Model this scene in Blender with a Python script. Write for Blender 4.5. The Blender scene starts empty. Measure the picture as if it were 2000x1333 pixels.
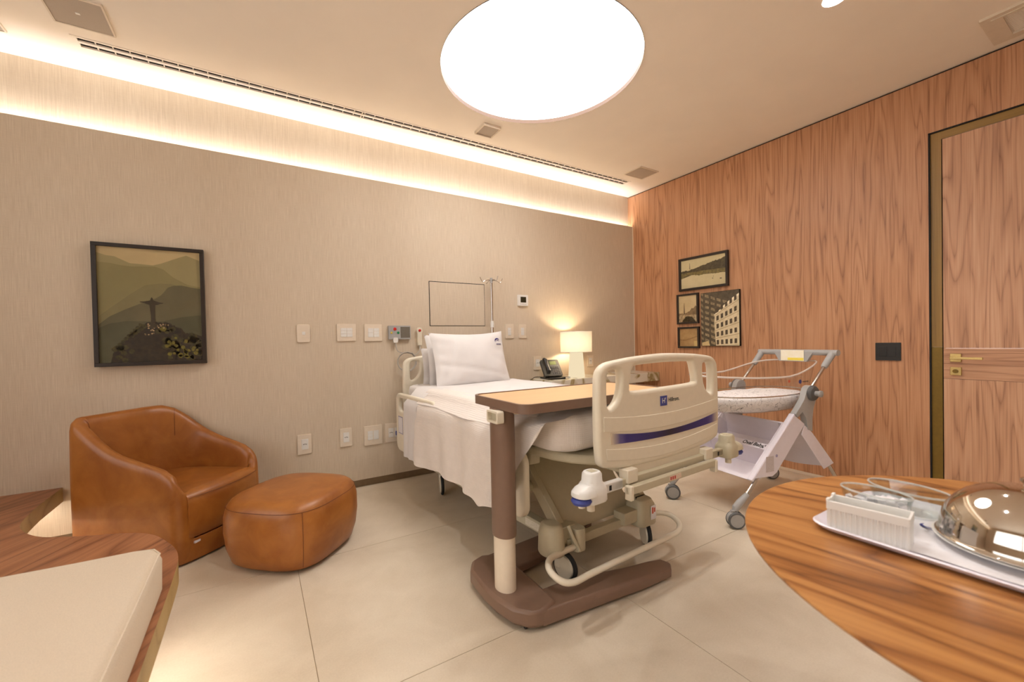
import bpy, math, random
from math import sin, cos, pi, radians, sqrt
from mathutils import Vector, Matrix
from mathutils.geometry import tessellate_polygon
random.seed(7)
SC = bpy.context.scene
COL = SC.collection

# ------------------------------------------------------------------ camera, world, exposure
cd = bpy.data.cameras.new('camera'); cam = bpy.data.objects.new('camera', cd); COL.objects.link(cam)
cR = Vector((0.855872, -0.516757, -0.021096)); cU = Vector((0.025244, 0.000998, 0.999681)); cF = Vector((0.516571, 0.856131, -0.013900))
cam.matrix_world = Matrix(((cR.x, cU.x, -cF.x, -3.6834), (cR.y, cU.y, -cF.y, -3.2398), (cR.z, cU.z, -cF.z, 1.0784), (0, 0, 0, 1)))
cd.sensor_fit = 'HORIZONTAL'; cd.sensor_width = 36; cd.lens = 803.27 * 36 / 2000
cd.shift_x = (1000 - 985.4) / 2000; cd.shift_y = (678.83 - 666.5) / 2000
cd.clip_start = 0.02
cd.dof.use_dof = True; cd.dof.focus_distance = 2.3; cd.dof.aperture_fstop = 2.8
SC.camera = cam
w = bpy.data.worlds.new('world'); SC.world = w; w.use_nodes = True
w.node_tree.nodes['Background'].inputs[0].default_value = (1, .975, .95, 1)
w.node_tree.nodes['Background'].inputs[1].default_value = 1.4
vs = SC.view_settings
vs.view_transform = 'Standard'; vs.look = 'None'; vs.gamma = 1.0; vs.use_curve_mapping = False
vs.exposure = .96
DISC_E, COVE_E, SPOT_E, UNDER_E, LAMP_E = 4.7, 17.0, 430.0, 22.0, 7.0
WARM = (1.0, .985, .97)

# ------------------------------------------------------------------ helpers
def lin(c):
    return tuple(((x / 255) / 12.92 if x / 255 <= .04045 else ((x / 255 + .055) / 1.055) ** 2.4) for x in c)

class NT:
    def __init__(s, name):
        s.m = bpy.data.materials.new(name); s.m.use_nodes = True; s.t = s.m.node_tree; s.t.nodes.clear()
        s.out = s.n('ShaderNodeOutputMaterial')
    def n(s, k, **kw):
        x = s.t.nodes.new(k)
        for a, b in kw.items(): setattr(x, a, b)
        return x
    def l(s, a, b): s.t.links.new(a, b)
    def math(s, op, a, b=0.0, c=None):
        x = s.n('ShaderNodeMath', operation=op)
        for i, v in enumerate((a, b) if c is None else (a, b, c)):
            if isinstance(v, (int, float)): x.inputs[i].default_value = v
            else: s.l(v, x.inputs[i])
        return x.outputs[0]
    def noise(s, vec, scale, detail=3, rough=.55, dist=0):
        x = s.n('ShaderNodeTexNoise'); x.inputs['Scale'].default_value = scale; x.inputs['Detail'].default_value = detail
        x.inputs['Roughness'].default_value = rough; x.inputs['Distortion'].default_value = dist
        s.l(vec, x.inputs['Vector']); return x.outputs[0]
    def coords(s, scale=(1, 1, 1), rot=(0, 0, 0), loc=(0, 0, 0), kind='Object'):
        tc = s.n('ShaderNodeTexCoord'); mp = s.n('ShaderNodeMapping')
        mp.inputs['Scale'].default_value = scale; mp.inputs['Rotation'].default_value = rot; mp.inputs['Location'].default_value = loc
        s.l(tc.outputs[kind], mp.inputs[0]); return mp.outputs[0]
    def ramp(s, fac, stops):
        r = s.n('ShaderNodeValToRGB'); s.l(fac, r.inputs[0]); e = r.color_ramp.elements
        while len(e) < len(stops): e.new(.5)
        for i, (p, c) in enumerate(stops): e[i].position = p; e[i].color = (*c, 1)
        return r.outputs[0]
    def bsdf(s, rough=.5, metal=0, **kw):
        b = s.n('ShaderNodeBsdfPrincipled'); b.inputs['Roughness'].default_value = rough; b.inputs['Metallic'].default_value = metal
        for k, v in kw.items(): b.inputs[k.replace('_', ' ')].default_value = v
        s.l(b.outputs[0], s.out.inputs[0]); return b
    def bump(s, h, strength, dist=.002):
        b = s.n('ShaderNodeBump'); b.inputs['Strength'].default_value = strength; b.inputs['Distance'].default_value = dist
        s.l(h, b.inputs['Height']); return b.outputs[0]

def plain(name, c, rough=.5, metal=0, var=.06, scale=40, bump=0, **kw):
    t = NT(name); c = lin(c); v = t.coords(); nz = t.noise(v, scale)
    a = tuple(x * (1 - var) for x in c); b = tuple(min(1, x * (1 + var)) for x in c)
    bs = t.bsdf(rough, metal, **kw); t.l(t.ramp(nz, [(.3, a), (.7, b)]), bs.inputs['Base Color'])
    if bump: t.l(t.bump(nz, bump, .001), bs.inputs['Normal'])
    return t.m

def emit(name, c, e):
    t = NT(name); x = t.n('ShaderNodeEmission'); x.inputs[0].default_value = (*c, 1); x.inputs[1].default_value = e
    t.l(x.outputs[0], t.out.inputs[0]); return t.m

def clear(name, tint=(.97, .97, .97), ior=1.45, rough=.03):
    t = NT(name); tr = t.n('ShaderNodeBsdfTransparent'); tr.inputs[0].default_value = (*tint, 1)
    g = t.n('ShaderNodeBsdfGlossy'); g.inputs['Roughness'].default_value = rough
    f = t.n('ShaderNodeLayerWeight'); f.inputs[0].default_value = .5; r0 = ((ior - 1) / (ior + 1)) ** 2
    fr = t.math('ADD', t.math('MULTIPLY', t.math('POWER', f.outputs['Facing'], 5), 1 - r0), r0)
    nz = t.noise(t.coords(), 9); mx = t.n('ShaderNodeMixShader')
    t.l(t.math('MULTIPLY', fr, t.math('ADD', t.math('MULTIPLY', nz, .2), .9)), mx.inputs[0])
    t.l(tr.outputs[0], mx.inputs[1]); t.l(g.outputs[0], mx.inputs[2]); t.l(mx.outputs[0], t.out.inputs[0]); return t.m

def wood(name, dark, mid, light, axis='z', rough=.42, K=10, S=2.6, stretch=.10, rot=(0, 0, 0), fine=90, contrast=1.0):
    t = NT(name); sc = [1, 1, 1]; sc['xyz'.index(axis)] = stretch; f2 = [1, 1, 1]; f2['xyz'.index(axis)] = .015
    base = t.coords(rot=rot)
    def mp(s):
        m = t.n('ShaderNodeMapping'); m.inputs['Scale'].default_value = s; t.l(base, m.inputs[0]); return m.outputs[0]
    n1 = t.noise(mp(sc), S, 2.0, .5, .25)
    ring = t.math('ABSOLUTE', t.math('SINE', t.math('MULTIPLY', n1, K * pi)))
    line = t.math('POWER', ring, .55)
    fib = t.noise(mp(f2), fine, 4, .65)
    broad = t.noise(mp([a * .9 for a in sc]), S * 2.2, 2)
    v = t.math('ADD', t.math('MULTIPLY', line, .40 * contrast), t.math('ADD', t.math('MULTIPLY', fib, .62), t.math('MULTIPLY', broad, .30)))
    bs = t.bsdf(rough); t.l(t.ramp(v, [(.34, lin(dark)), (.66, lin(mid)), (.95, lin(light))]), bs.inputs['Base Color'])
    t.l(t.bump(fib, .08, .001), bs.inputs['Normal']); return t.m

def part_verts(vs_, M): return [tuple(M @ Vector(p)) for p in vs_]

class MB:
    def __init__(s): s.v = []; s.f = []; s.m = []
    def add(s, vs_, fs, m=0, M=None):
        o = len(s.v); s.v += [tuple(M @ Vector(p)) for p in vs_] if M else [tuple(p) for p in vs_]
        s.f += [tuple(i + o for i in f) for f in fs]; s.m += [m] * len(fs); return s
    def box(s, x0, x1, y0, y1, z0, z1, m=0, M=None):
        v = [(x, y, z) for z in (z0, z1) for y in (y0, y1) for x in (x0, x1)]
        return s.add(v, [(0, 2, 3, 1), (4, 5, 7, 6), (0, 1, 5, 4), (2, 6, 7, 3), (0, 4, 6, 2), (1, 3, 7, 5)], m, M)
    def prism(s, poly, z0, z1, holes=(), m=0, mside=None, M=None, axis='z', top=True, bot=True):
        loops = [list(poly)] + [list(h) for h in holes]
        tri = tessellate_polygon([[Vector((x, y, 0)) for x, y in l] for l in loops]); flat = [p for l in loops for p in l]; n = len(flat)
        P = (lambda x, y, z: (x, y, z)) if axis == 'z' else ((lambda x, y, z: (x, z, y)) if axis == 'y' else (lambda x, y, z: (z, x, y)))
        v = [P(x, y, z0) for x, y in flat] + [P(x, y, z1) for x, y in flat]; f = []; mm = []
        for a, b, c in tri:
            if bot: f.append((a, c, b)); mm.append(m)
            if top: f.append((a + n, b + n, c + n)); mm.append(m)
        o = 0
        for l in loops:
            k = len(l)
            for i in range(k): a = o + i; b = o + (i + 1) % k; f.append((a, b, b + n, a + n)); mm.append(m if mside is None else mside)
            o += k
        base = len(s.v); s.v += [tuple(M @ Vector(p)) for p in v] if M else v
        s.f += [tuple(i + base for i in q) for q in f]; s.m += mm; return s
    def loft(s, rings, cap0=True, cap1=True, closed=True, m=0, M=None):
        n = len(rings[0]); v = [p for r in rings for p in r]; f = []
        for j in range(len(rings) - 1):
            for i in range(n if closed else n - 1):
                a = j * n + i; b = j * n + (i + 1) % n; f.append((a, b, b + n, a + n))
        if cap0: f.append(tuple(reversed(range(n))))
        if cap1: f.append(tuple((len(rings) - 1) * n + i for i in range(n)))
        return s.add(v, f, m, M)
    def tube(s, path, r, seg=10, m=0, closed=False, M=None, flat=1.0):
        P = [Vector(p) for p in path]; n = len(P); rs = r if isinstance(r, (list, tuple)) else [r] * n; rings = []; up = None
        for i in range(n):
            if closed: t = (P[(i + 1) % n] - P[i - 1]).normalized()
            else: t = (P[min(i + 1, n - 1)] - P[max(i - 1, 0)]).normalized()
            if up is None: up = Vector((0, 0, 1)) if abs(t.z) < .9 else Vector((0, 1, 0))
            a = t.cross(up).normalized(); up = a.cross(t).normalized()
            rings.append([tuple(P[i] + (a * cos(q) + up * sin(q) * flat) * rs[i]) for q in [2 * pi * k / seg for k in range(seg)]])
        if closed: rings.append(rings[0])
        return s.loft(rings, not closed, not closed, m=m, M=M)
    def lathe(s, prof, seg=32, c=(0, 0, 0), m=0, M=None, cap0=True, cap1=True, sx=1, sy=1):
        rings = [[(c[0] + r * sx * cos(2 * pi * k / seg), c[1] + r * sy * sin(2 * pi * k / seg), c[2] + z) for k in range(seg)] for r, z in prof]
        return s.loft(rings, cap0, cap1, m=m, M=M)
    def cyl(s, a, b, r, seg=20, m=0, M=None): return s.tube([a, b], r, seg, m, M=M)
    def grid(s, fn, nu, nv, m=0, M=None):
        v = [fn(i / nu, j / nv) for j in range(nv + 1) for i in range(nu + 1)]
        f = [(j * (nu + 1) + i, j * (nu + 1) + i + 1, (j + 1) * (nu + 1) + i + 1, (j + 1) * (nu + 1) + i) for j in range(nv) for i in range(nu)]
        return s.add(v, f, m, M)
    def sphere(s, c, r, m=0, M=None, sz=1, nu=14, nv=8):
        return s.lathe([(max(r * sin(pi * j / nv), .0002), -r * sz * cos(pi * j / nv)) for j in range(nv + 1)], nu, c, m, M)
    def text(s, body, size, M, m=0, shear=0, bold=0.0):
        cu = bpy.data.curves.new('t', 'FONT'); cu.body = body; cu.size = size; cu.shear = shear; cu.offset = bold; cu.align_x = 'CENTER'; cu.align_y = 'CENTER'; cu.resolution_u = 3
        o = bpy.data.objects.new('t', cu); COL.objects.link(o)
        me = bpy.data.meshes.new_from_object(o.evaluated_get(bpy.context.evaluated_depsgraph_get()))
        s.add([v.co for v in me.vertices], [tuple(p.vertices) for p in me.polygons], m, M)
        bpy.data.objects.remove(o); bpy.data.curves.remove(cu); bpy.data.meshes.remove(me); return s

def smooth01(t): t = max(0, min(1, t)); return t * t * (3 - 2 * t)

def catmull(pts, k=6, closed=False):
    P = [Vector(p) for p in pts]; n = len(P); out = []
    for i in range(n if closed else n - 1):
        g = (lambda q: P[q % n]) if closed else (lambda q: P[max(0, min(n - 1, q))])
        a, b, c, d = g(i - 1), g(i), g(i + 1), g(i + 2)
        for j in range(k):
            t = j / k; out.append(.5 * ((2 * b) + (c - a) * t + (2 * a - 5 * b + 4 * c - d) * t * t + (3 * b - a - 3 * c + d) * t ** 3))
    if not closed: out.append(P[-1])
    return [tuple(p) for p in out]

def rounded_plate(outer, holes, y0, y1, r, seg=5, axis='y', k=3):
    """plate with holes whose rims are all rolled over with radius r"""
    m = MB(); P = (lambda x, z, y: (x, y, z)) if axis == 'y' else (lambda x, z, y: (y, x, z))
    loops = [[(p[0], p[1]) for p in catmull([(x, z, 0) for x, z in l], k, True)] if k else list(l) for l in [outer] + list(holes)]
    caps = [[], []]
    for li, l in enumerate(loops):
        n = len(l); A = sum(l[i][0] * l[(i + 1) % n][1] - l[(i + 1) % n][0] * l[i][1] for i in range(n)); sg = (1 if A > 0 else -1) * (1 if li == 0 else -1)
        nr = []
        for i in range(n):
            a, b = l[i - 1], l[(i + 1) % n]; tx, tz = b[0] - a[0], b[1] - a[1]; q = sqrt(tx * tx + tz * tz) or 1; nr.append((-tz / q * sg, tx / q * sg))
        off = lambda o: [(l[i][0] + nr[i][0] * o, l[i][1] + nr[i][1] * o) for i in range(n)]
        rings = [[P(x, z, y0 + r * (1 - cos(t_))) for x, z in off(r * (1 - sin(t_)))] for t_ in [pi / 2 * j / seg for j in range(seg + 1)]]
        rings += [[P(x, z, y1 - r * (1 - sin(t_))) for x, z in off(r * (1 - cos(t_)))] for t_ in [pi / 2 * j / seg for j in range(seg + 1)]]
        m.loft(rings, False, False); caps[0].append(off(r)); caps[1].append(off(r))
    for c, y in ((caps[0], y0), (caps[1], y1)):
        tri = tessellate_polygon([[Vector((x, z, 0)) for x, z in l] for l in c]); m.add([P(x, z, y) for l in c for x, z in l], tri)
    return m

def rrect(x0, x1, y0, y1, r, k=5):
    out = []
    for cx, cy, a in ((x1 - r, y1 - r, 0), (x0 + r, y1 - r, 90), (x0 + r, y0 + r, 180), (x1 - r, y0 + r, 270)):
        for j in range(k + 1): q = radians(a + 90 * j / k); out.append((cx + r * cos(q), cy + r * sin(q)))
    return out

def wmat(o):
    M = Matrix.Identity(4)
    while o is not None: M = o.matrix_basis @ M; o = o.parent
    return M

def tag(o, label=None, cat=None, group=None, kind=None):
    for k, v in (('label', label), ('category', cat), ('group', group), ('kind', kind)):
        if v: o[k] = v
    return o

def obj(name, mb, mats, parent=None, bevel=0, seg=2, sub=0, smooth=35, world=False, label=None, kind=None, noclamp=False):
    v = mb.v
    if world and parent is not None: I = wmat(parent).inverted(); v = [tuple(I @ Vector(p)) for p in v]
    me = bpy.data.meshes.new(name); me.from_pydata(v, [], mb.f); me.update()
    for m in (mats if isinstance(mats, (list, tuple)) else [mats]): me.materials.append(m)
    me.polygons.foreach_set('material_index', mb.m)
    if smooth:
        me.polygons.foreach_set('use_smooth', [True] * len(me.polygons)); me.set_sharp_from_angle(angle=radians(smooth))
    o = bpy.data.objects.new(name, me); COL.objects.link(o); o.parent = parent
    if bevel:
        b = o.modifiers.new('bevel', 'BEVEL'); b.width = bevel; b.segments = seg; b.limit_method = 'ANGLE'; b.angle_limit = radians(40); b.harden_normals = False; b.use_clamp_overlap = not noclamp
    if sub:
        b = o.modifiers.new('sub', 'SUBSURF'); b.levels = sub; b.render_levels = sub
    if label: o['label'] = label
    if kind: o['kind'] = kind
    return o

def pieces(name, mb, mats, parent=None, **kw):
    """one object for each loose piece of the mesh"""
    par = list(range(len(mb.v)))
    def find(a):
        while par[a] != a: par[a] = par[par[a]]; a = par[a]
        return a
    for f in mb.f:
        for i in f[1:]: par[find(i)] = find(f[0])
    grp = {}
    for f, m in zip(mb.f, mb.m): grp.setdefault(find(f[0]), []).append((f, m))
    out = []
    for fs_ in grp.values():
        q = MB(); mp = {}
        for f, m in fs_:
            for i in f:
                if i not in mp: mp[i] = len(q.v); q.v.append(mb.v[i])
            q.f.append(tuple(mp[i] for i in f)); q.m.append(m)
        out.append(obj(name, q, mats, parent, **kw))
    return out

def thing(name, label, cat, loc=(0, 0, 0), rz=0, group=None):
    o = bpy.data.objects.new(name, None); COL.objects.link(o); o.empty_display_size = .1
    o.location = loc; o.rotation_euler = (0, 0, rz); return tag(o, label, cat, group)

def T(x=0, y=0, z=0): return Matrix.Translation((x, y, z))
def RX(a): return Matrix.Rotation(radians(a), 4, 'X')
def RY(a): return Matrix.Rotation(radians(a), 4, 'Y')
def RZ(a): return Matrix.Rotation(radians(a), 4, 'Z')
WALLTXT = RX(90)                      # text plane -> facing -y
WOODTXT = RZ(-90) @ RX(90)            # text plane -> facing -x

# ------------------------------------------------------------------ materials
def linen():
    t = NT('linen_wallpaper'); a = t.noise(t.coords((1, 1, .022)), 330, 3, .6); b = t.noise(t.coords((.06, .06, 1)), 300, 2); c = t.noise(t.coords((1, 1, .25)), 1.7, 2)
    v = t.math('ADD', t.math('ADD', t.math('MULTIPLY', a, .62), t.math('MULTIPLY', b, .14)), t.math('MULTIPLY', c, .24))
    bs = t.bsdf(.8); t.l(t.ramp(v, [(.32, lin((194, 176, 153))), (.68, lin((219, 204, 183)))]), bs.inputs['Base Color'])
    t.l(t.bump(a, .12, .0008), bs.inputs['Normal']); return t.m
def stone():
    t = NT('stone_tile'); oi = t.n('ShaderNodeObjectInfo'); v = t.coords(kind='Object'); ad = t.n('ShaderNodeVectorMath', operation='ADD'); t.l(v, ad.inputs[0]); t.l(oi.outputs['Location'], ad.inputs[1])
    a = t.noise(ad.outputs[0], 3.2, 5, .6, .4); b = t.noise(ad.outputs[0], 160, 2)
    q = t.math('ADD', t.math('MULTIPLY', a, .75), t.math('MULTIPLY', b, .25)); q = t.math('ADD', q, t.math('MULTIPLY', oi.outputs['Random'], .06))
    bs = t.bsdf(.46); t.l(t.ramp(q, [(.34, lin((198, 183, 161))), (.7, lin((218, 205, 185)))]), bs.inputs['Base Color'])
    t.l(t.bump(b, .05, .0006), bs.inputs['Normal']); return t.m
def waffle(name, c, pitch):
    t = NT(name); v = t.coords(); sp = t.n('ShaderNodeSeparateXYZ'); t.l(v, sp.inputs[0]); k = 2 * pi / pitch
    hs = [t.math('SINE', t.math('MULTIPLY', sp.outputs[i], k)) for i in range(3)]
    h = t.math('ADD', t.math('ADD', hs[0], hs[1]), hs[2]); nz = t.noise(v, 30)
    bs = t.bsdf(.85); c = lin(c); t.l(t.ramp(nz, [(.3, tuple(x * .96 for x in c)), (.7, c)]), bs.inputs['Base Color'])
    t.l(t.bump(h, .2, .0014), bs.inputs['Normal']); bs.inputs['Sheen Weight'].default_value = .15; return t.m
def leather():
    t = NT('tan_leather'); v = t.coords(); a = t.noise(v, 7, 4, .6, .5); b = t.noise(v, 380, 2)
    bs = t.bsdf(.36); t.l(t.ramp(a, [(.3, lin((140, 80, 28))), (.7, lin((168, 106, 46)))]), bs.inputs['Base Color'])
    t.l(t.bump(b, .12, .0005), bs.inputs['Normal']); return t.m
def marble():
    t = NT('veined_marble'); v = t.coords(); n = t.noise(v, 1.6, 3, .55, 1.2); r = t.math('ABSOLUTE', t.math('SUBTRACT', n, .5))
    bs = t.bsdf(.18); t.l(t.ramp(r, [(.0, lin((150, 132, 84))), (.012, lin((190, 176, 140))), (.035, lin((228, 222, 206))), (.5, lin((240, 236, 226)))]), bs.inputs['Base Color']); return t.m
def fabric(name, c, scale=420):
    t = NT(name); v = t.coords(); a = t.noise(v, scale, 2); c = lin(c); bs = t.bsdf(.85)
    t.l(t.ramp(a, [(.3, tuple(x * .88 for x in c)), (.7, c)]), bs.inputs['Base Color']); t.l(t.bump(a, .25, .0008), bs.inputs['Normal']); return t.m

M = {}
M['linen'] = linen(); M['stone'] = stone(); M['grout'] = plain('grout', (172, 152, 124), .8)
M['ceil'] = plain('ceiling_paint', (244, 233, 218), .75, var=.02, scale=3)
M['wallwood'] = wood('walnut_veneer', (132, 84, 56), (190, 138, 100), (214, 168, 132), 'z', .45, K=10, S=9.5, stretch=.06, fine=170, contrast=.6)
M['walnut'] = wood('walnut_bench', (92, 54, 34), (146, 94, 62), (178, 122, 84), 'y', .42, K=14, S=3.0, stretch=.16, rot=(0, 0, radians(30)), fine=130, contrast=.8)
M['tablewood'] = wood('walnut_table', (84, 46, 18), (146, 92, 44), (182, 128, 72), 'y', .30, K=11, S=3.6, stretch=.2, rot=(0, 0, radians(-11)), fine=80, contrast=1.0)
M['edge'] = wood('oak_edge', (138, 110, 62), (168, 140, 88), (186, 158, 104), 'x', .5, K=4, S=3, stretch=.1, fine=200)
M['jamb'] = wood('gold_jamb', (112, 84, 34), (142, 108, 48), (160, 124, 62), 'z', .4, K=6, S=4, stretch=.05, fine=220)
M['brass'] = plain('brushed_brass', (206, 180, 118), .3, .8, var=.05, scale=120)
M['brassdark'] = plain('aged_brass', (126, 100, 40), .4, .45, var=.06, scale=60)
M['slot_shade'] = plain('slot_shade_black', (12, 9, 7), .9); M['bronze'] = plain('bronze_rim', (92, 66, 48), .6)
M['dark'] = plain('dark_gap', (24, 19, 15), .8)
M['skirt'] = plain('brown_skirting', (122, 100, 74), .6)
M['white'] = plain('white_plastic', (228, 225, 220), .4, var=.02)
M['whitepanel'] = plain('lilac_white_plastic', (228, 221, 230), .35, var=.015)
M['cream'] = plain('cream_plastic', (226, 216, 196), .38, var=.02)
M['bedframe'] = plain('putty_metal', (192, 182, 156), .42, var=.03)
M['beige'] = plain('beige_plate', (224, 209, 189), .5, var=.03)
M['grey'] = plain('grey_plastic', (166, 164, 162), .42, var=.03)
M['greydk'] = plain('dark_grey_plastic', (92, 92, 92), .45, var=.04)
M['black'] = plain('black_plastic', (34, 32, 30), .42, var=.05)
M['rubber'] = plain('black_rubber', (30, 29, 28), .7)
M['blue'] = plain('blue_plastic', (62, 74, 150), .45, var=.05)
M['navy'] = plain('navy_ink', (42, 46, 112), .6)
M['inkblack'] = plain('black_ink', (32, 30, 30), .6)
M['red'] = plain('red_button', (196, 38, 30), .35); M['green'] = plain('green_button', (30, 134, 80), .35); M['yellow'] = plain('yellow_button', (214, 190, 70), .35)
M['chrome'] = plain('chrome', (205, 200, 196), .12, 1.0, var=.02)
M['steel'] = plain('polished_steel', (214, 207, 198), .05, 1.0, var=.01)
M['taupe'] = plain('taupe_enamel', (124, 98, 82), .38, var=.03)
M['taupelt'] = plain('pale_column', (222, 208, 188), .4, var=.02)
M['laminate'] = wood('maple_laminate', (216, 176, 130), (224, 184, 138), (231, 192, 148), 'x', .4, K=3, S=3, stretch=.1, fine=120, contrast=.4)
M['leather'] = leather(); M['seam'] = plain('seam_thread', (112, 60, 24), .6); M['marble'] = marble()
M['sheet'] = plain('white_sheet', (225, 220, 218), .8, var=.015, scale=12); M['waffle'] = waffle('waffle_cotton', (234, 224, 216), .0085)
M['cushion'] = fabric('cream_weave', (222, 206, 184)); M['frame'] = plain('black_frame', (38, 27, 20), .4, var=.1)
M['clear'] = clear('clear_acrylic'); M['glass'] = clear('drinking_glass', (.90, .92, .91), 1.75, .01); M['pane'] = clear('picture_glass', (.97, .97, .97), 1.3, .02)
M['paper'] = plain('white_paper', (224, 220, 223), .7, var=.015); M['hole'] = plain('socket_hole', (70, 58, 46), .7)
def rim_glint(name, c, a):
    t = NT(name); tr = t.n('ShaderNodeBsdfTransparent'); mx = t.n('ShaderNodeMixShader'); b = t.bsdf(.12); nz = t.noise(t.coords(), 25)
    t.l(t.ramp(nz, [(.3, tuple(x * .95 for x in lin(c))), (.7, lin(c))]), b.inputs['Base Color']); mx.inputs[0].default_value = a
    t.l(tr.outputs[0], mx.inputs[1]); t.l(b.outputs[0], mx.inputs[2]); t.l(mx.outputs[0], t.out.inputs[0]); return t.m
M['rimclear'] = rim_glint('basin_rim_glint', (246, 236, 228), .55); M['glassrim'] = rim_glint('glass_rim', (226, 230, 226), .36)  # white mixed in to paint bright highlights along clear rims
M['babyprint'] = None
M['disc'] = emit('lit_membrane', (1, .972, .94), DISC_E); M['cove'] = emit('cove_strip_glow', WARM, COVE_E)
M['spot'] = emit('downlight_glow', (1, .965, .925), SPOT_E * .1); M['chip'] = emit('led_chip_glow', (1, .965, .925), SPOT_E * 3.3); M['under'] = emit('underglow_strip', (1, .92, .78), UNDER_E)
def babyfabric():
    t = NT('printed_cotton'); v = t.coords(); n = t.noise(v, 17, 1, .5, 2); r = t.math('ABSOLUTE', t.math('SUBTRACT', n, .5))
    bs = t.bsdf(.85); t.l(t.ramp(r, [(0, lin((120, 112, 116))), (.018, lin((236, 230, 228))), (.5, lin((242, 238, 238)))]), bs.inputs['Base Color']); return t.m
M['babyprint'] = babyfabric()
def shade():
    t = NT('lamp_fabric'); d = t.n('ShaderNodeBsdfDiffuse'); tl = t.n('ShaderNodeBsdfTranslucent'); mx = t.n('ShaderNodeMixShader'); mx.inputs[0].default_value = .11
    c = t.ramp(t.noise(t.coords(), 200), [(.3, (.80, .72, .60)), (.7, (.86, .79, .68))]); t.l(c, d.inputs[0]); t.l(c, tl.inputs[0])
    t.l(d.outputs[0], mx.inputs[1]); t.l(tl.outputs[0], mx.inputs[2]); t.l(mx.outputs[0], t.out.inputs[0]); return t.m
M['shade'] = shade()
def stripe_mat():                     # printed blue band that fades out at both ends
    t = NT('blue_fade_print'); v = t.coords(); sp = t.n('ShaderNodeSeparateXYZ'); t.l(v, sp.inputs[0])
    a = t.math('SUBTRACT', 1, t.math('MULTIPLY', t.math('ABSOLUTE', t.math('SUBTRACT', sp.outputs[0], .022)), 1 / .373))
    bs = t.bsdf(.4); t.l(t.ramp(a, [(0, lin((214, 198, 172))), (.14, lin((96, 88, 140))), (.24, lin((52, 46, 122))), (.7, lin((42, 36, 96))), (1, lin((34, 27, 50)))]), bs.inputs['Base Color']); return t.m
M['stripe'] = stripe_mat()

# ------------------------------------------------------------------ room shell
XL, YF, H, YU = -5.8, -5.0, 2.7, .065
fl = obj('floor', MB().box(XL, .03, YF, .03, -.06, -.003), M['grout']); tag(fl, kind='structure')
xs = [-2.388 + 1.151 * k for k in range(-3, 3)]; ys = [-1.947 + .9665 * k for k in range(-4, 3)]
tile_me = None
ex = sorted([XL] + [x for x in xs if XL < x < 0] + [0]); ey = sorted([YF] + [y for y in ys if YF < y < 0] + [.004]); g = .0011
for i in range(len(ex) - 1):
    for j in range(len(ey) - 1):
        W_, D_ = ex[i + 1] - ex[i], ey[j + 1] - ey[j]
        if W_ < .03 or D_ < .03: continue
        if abs(W_ - 1.151) < .002 and abs(D_ - .9665) < .002 and tile_me:
            o = bpy.data.objects.new('floor_tile', tile_me); COL.objects.link(o); o.parent = fl
        else:
            o = obj('floor_tile', MB().box(-W_ / 2 + g, W_ / 2 - g, -D_ / 2 + g, D_ / 2 - g, -.01, 0), M['stone'], fl)
            if abs(W_ - 1.151) < .002 and abs(D_ - .9665) < .002: tile_me = o.data
        o.location = ((ex[i] + ex[i + 1]) / 2, (ey[j] + ey[j + 1]) / 2, 0)

DC, DR = (-2.1847, -1.2385), .592
SP = [(-1.25, -2.36), (-3.12, -2.36), (-1.25, -4.0), (-3.12, -4.0)]  # last two are unseen, added behind the camera as fill
circ = lambda c, r, n=64: [(c[0] + r * cos(2 * pi * k / n), c[1] + r * sin(2 * pi * k / n)) for k in range(n)]
slot = [(-4.463, -.287), (-.338, -.287), (-.338, -.183), (-4.463, -.183)]
cb = MB().prism([(XL, YF), (.03, YF), (.03, YU + .02), (XL, YU + .02)], H, H + .012, [circ(DC, DR, 96), slot] + [circ(p, .048, 24) for p in SP])
tag(obj('ceiling', cb, M['ceil']), kind='structure')
tag(obj('wall_back', MB().box(XL, 0, 0, .012, .05, 2.347), M['linen']), kind='structure')
tag(obj('wall_back_upper', MB().box(XL, .03, YU, YU + .03, 0, H + .01), M['linen']), kind='structure')
tag(obj('baseboard_back', MB().box(XL, 0, .004, .02, 0, .05), M['skirt']), kind='structure')
LY0, LY1, LZ0, LZ1 = -4.7, -.9, .75, 2.45
tag(obj('wall_left', MB().prism([(YF, 0), (YU, 0), (YU, H), (YF, H)], XL - .08, XL, [[(LY0, LZ0), (LY1, LZ0), (LY1, LZ1), (LY0, LZ1)]], axis='x'), M['linen']), kind='structure')
tag(obj('wall_front', MB().box(XL, .03, YF - .03, YF, 0, H), M['linen']), kind='structure')
w2 = thing('fill_window', None, None, (XL, -3.1, LZ0)); w2['kind'] = 'structure'  # unseen window, added and sized to let in soft fill daylight
for a in [(LY0, LY1, LZ0, LZ0 + .06), (LY0, LY1, LZ1 - .06, LZ1)] + [(y - .03, y + .03, LZ0 + .06, LZ1 - .06) for y in (LY0 + .03, -3.1, LY1 - .03)]:
    obj('fill_window_frame', MB().box(XL - .06, XL - .02, a[0], a[1], a[2], a[3]), M['beige'], w2, world=True)
for a, b in ((LY0 + .06, -3.13), (-3.07, LY1 - .06)): obj('fill_window_pane', MB().box(XL - .042, XL - .038, a, b, LZ0 + .06, LZ1 - .06), M['pane'], w2, world=True)
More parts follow.
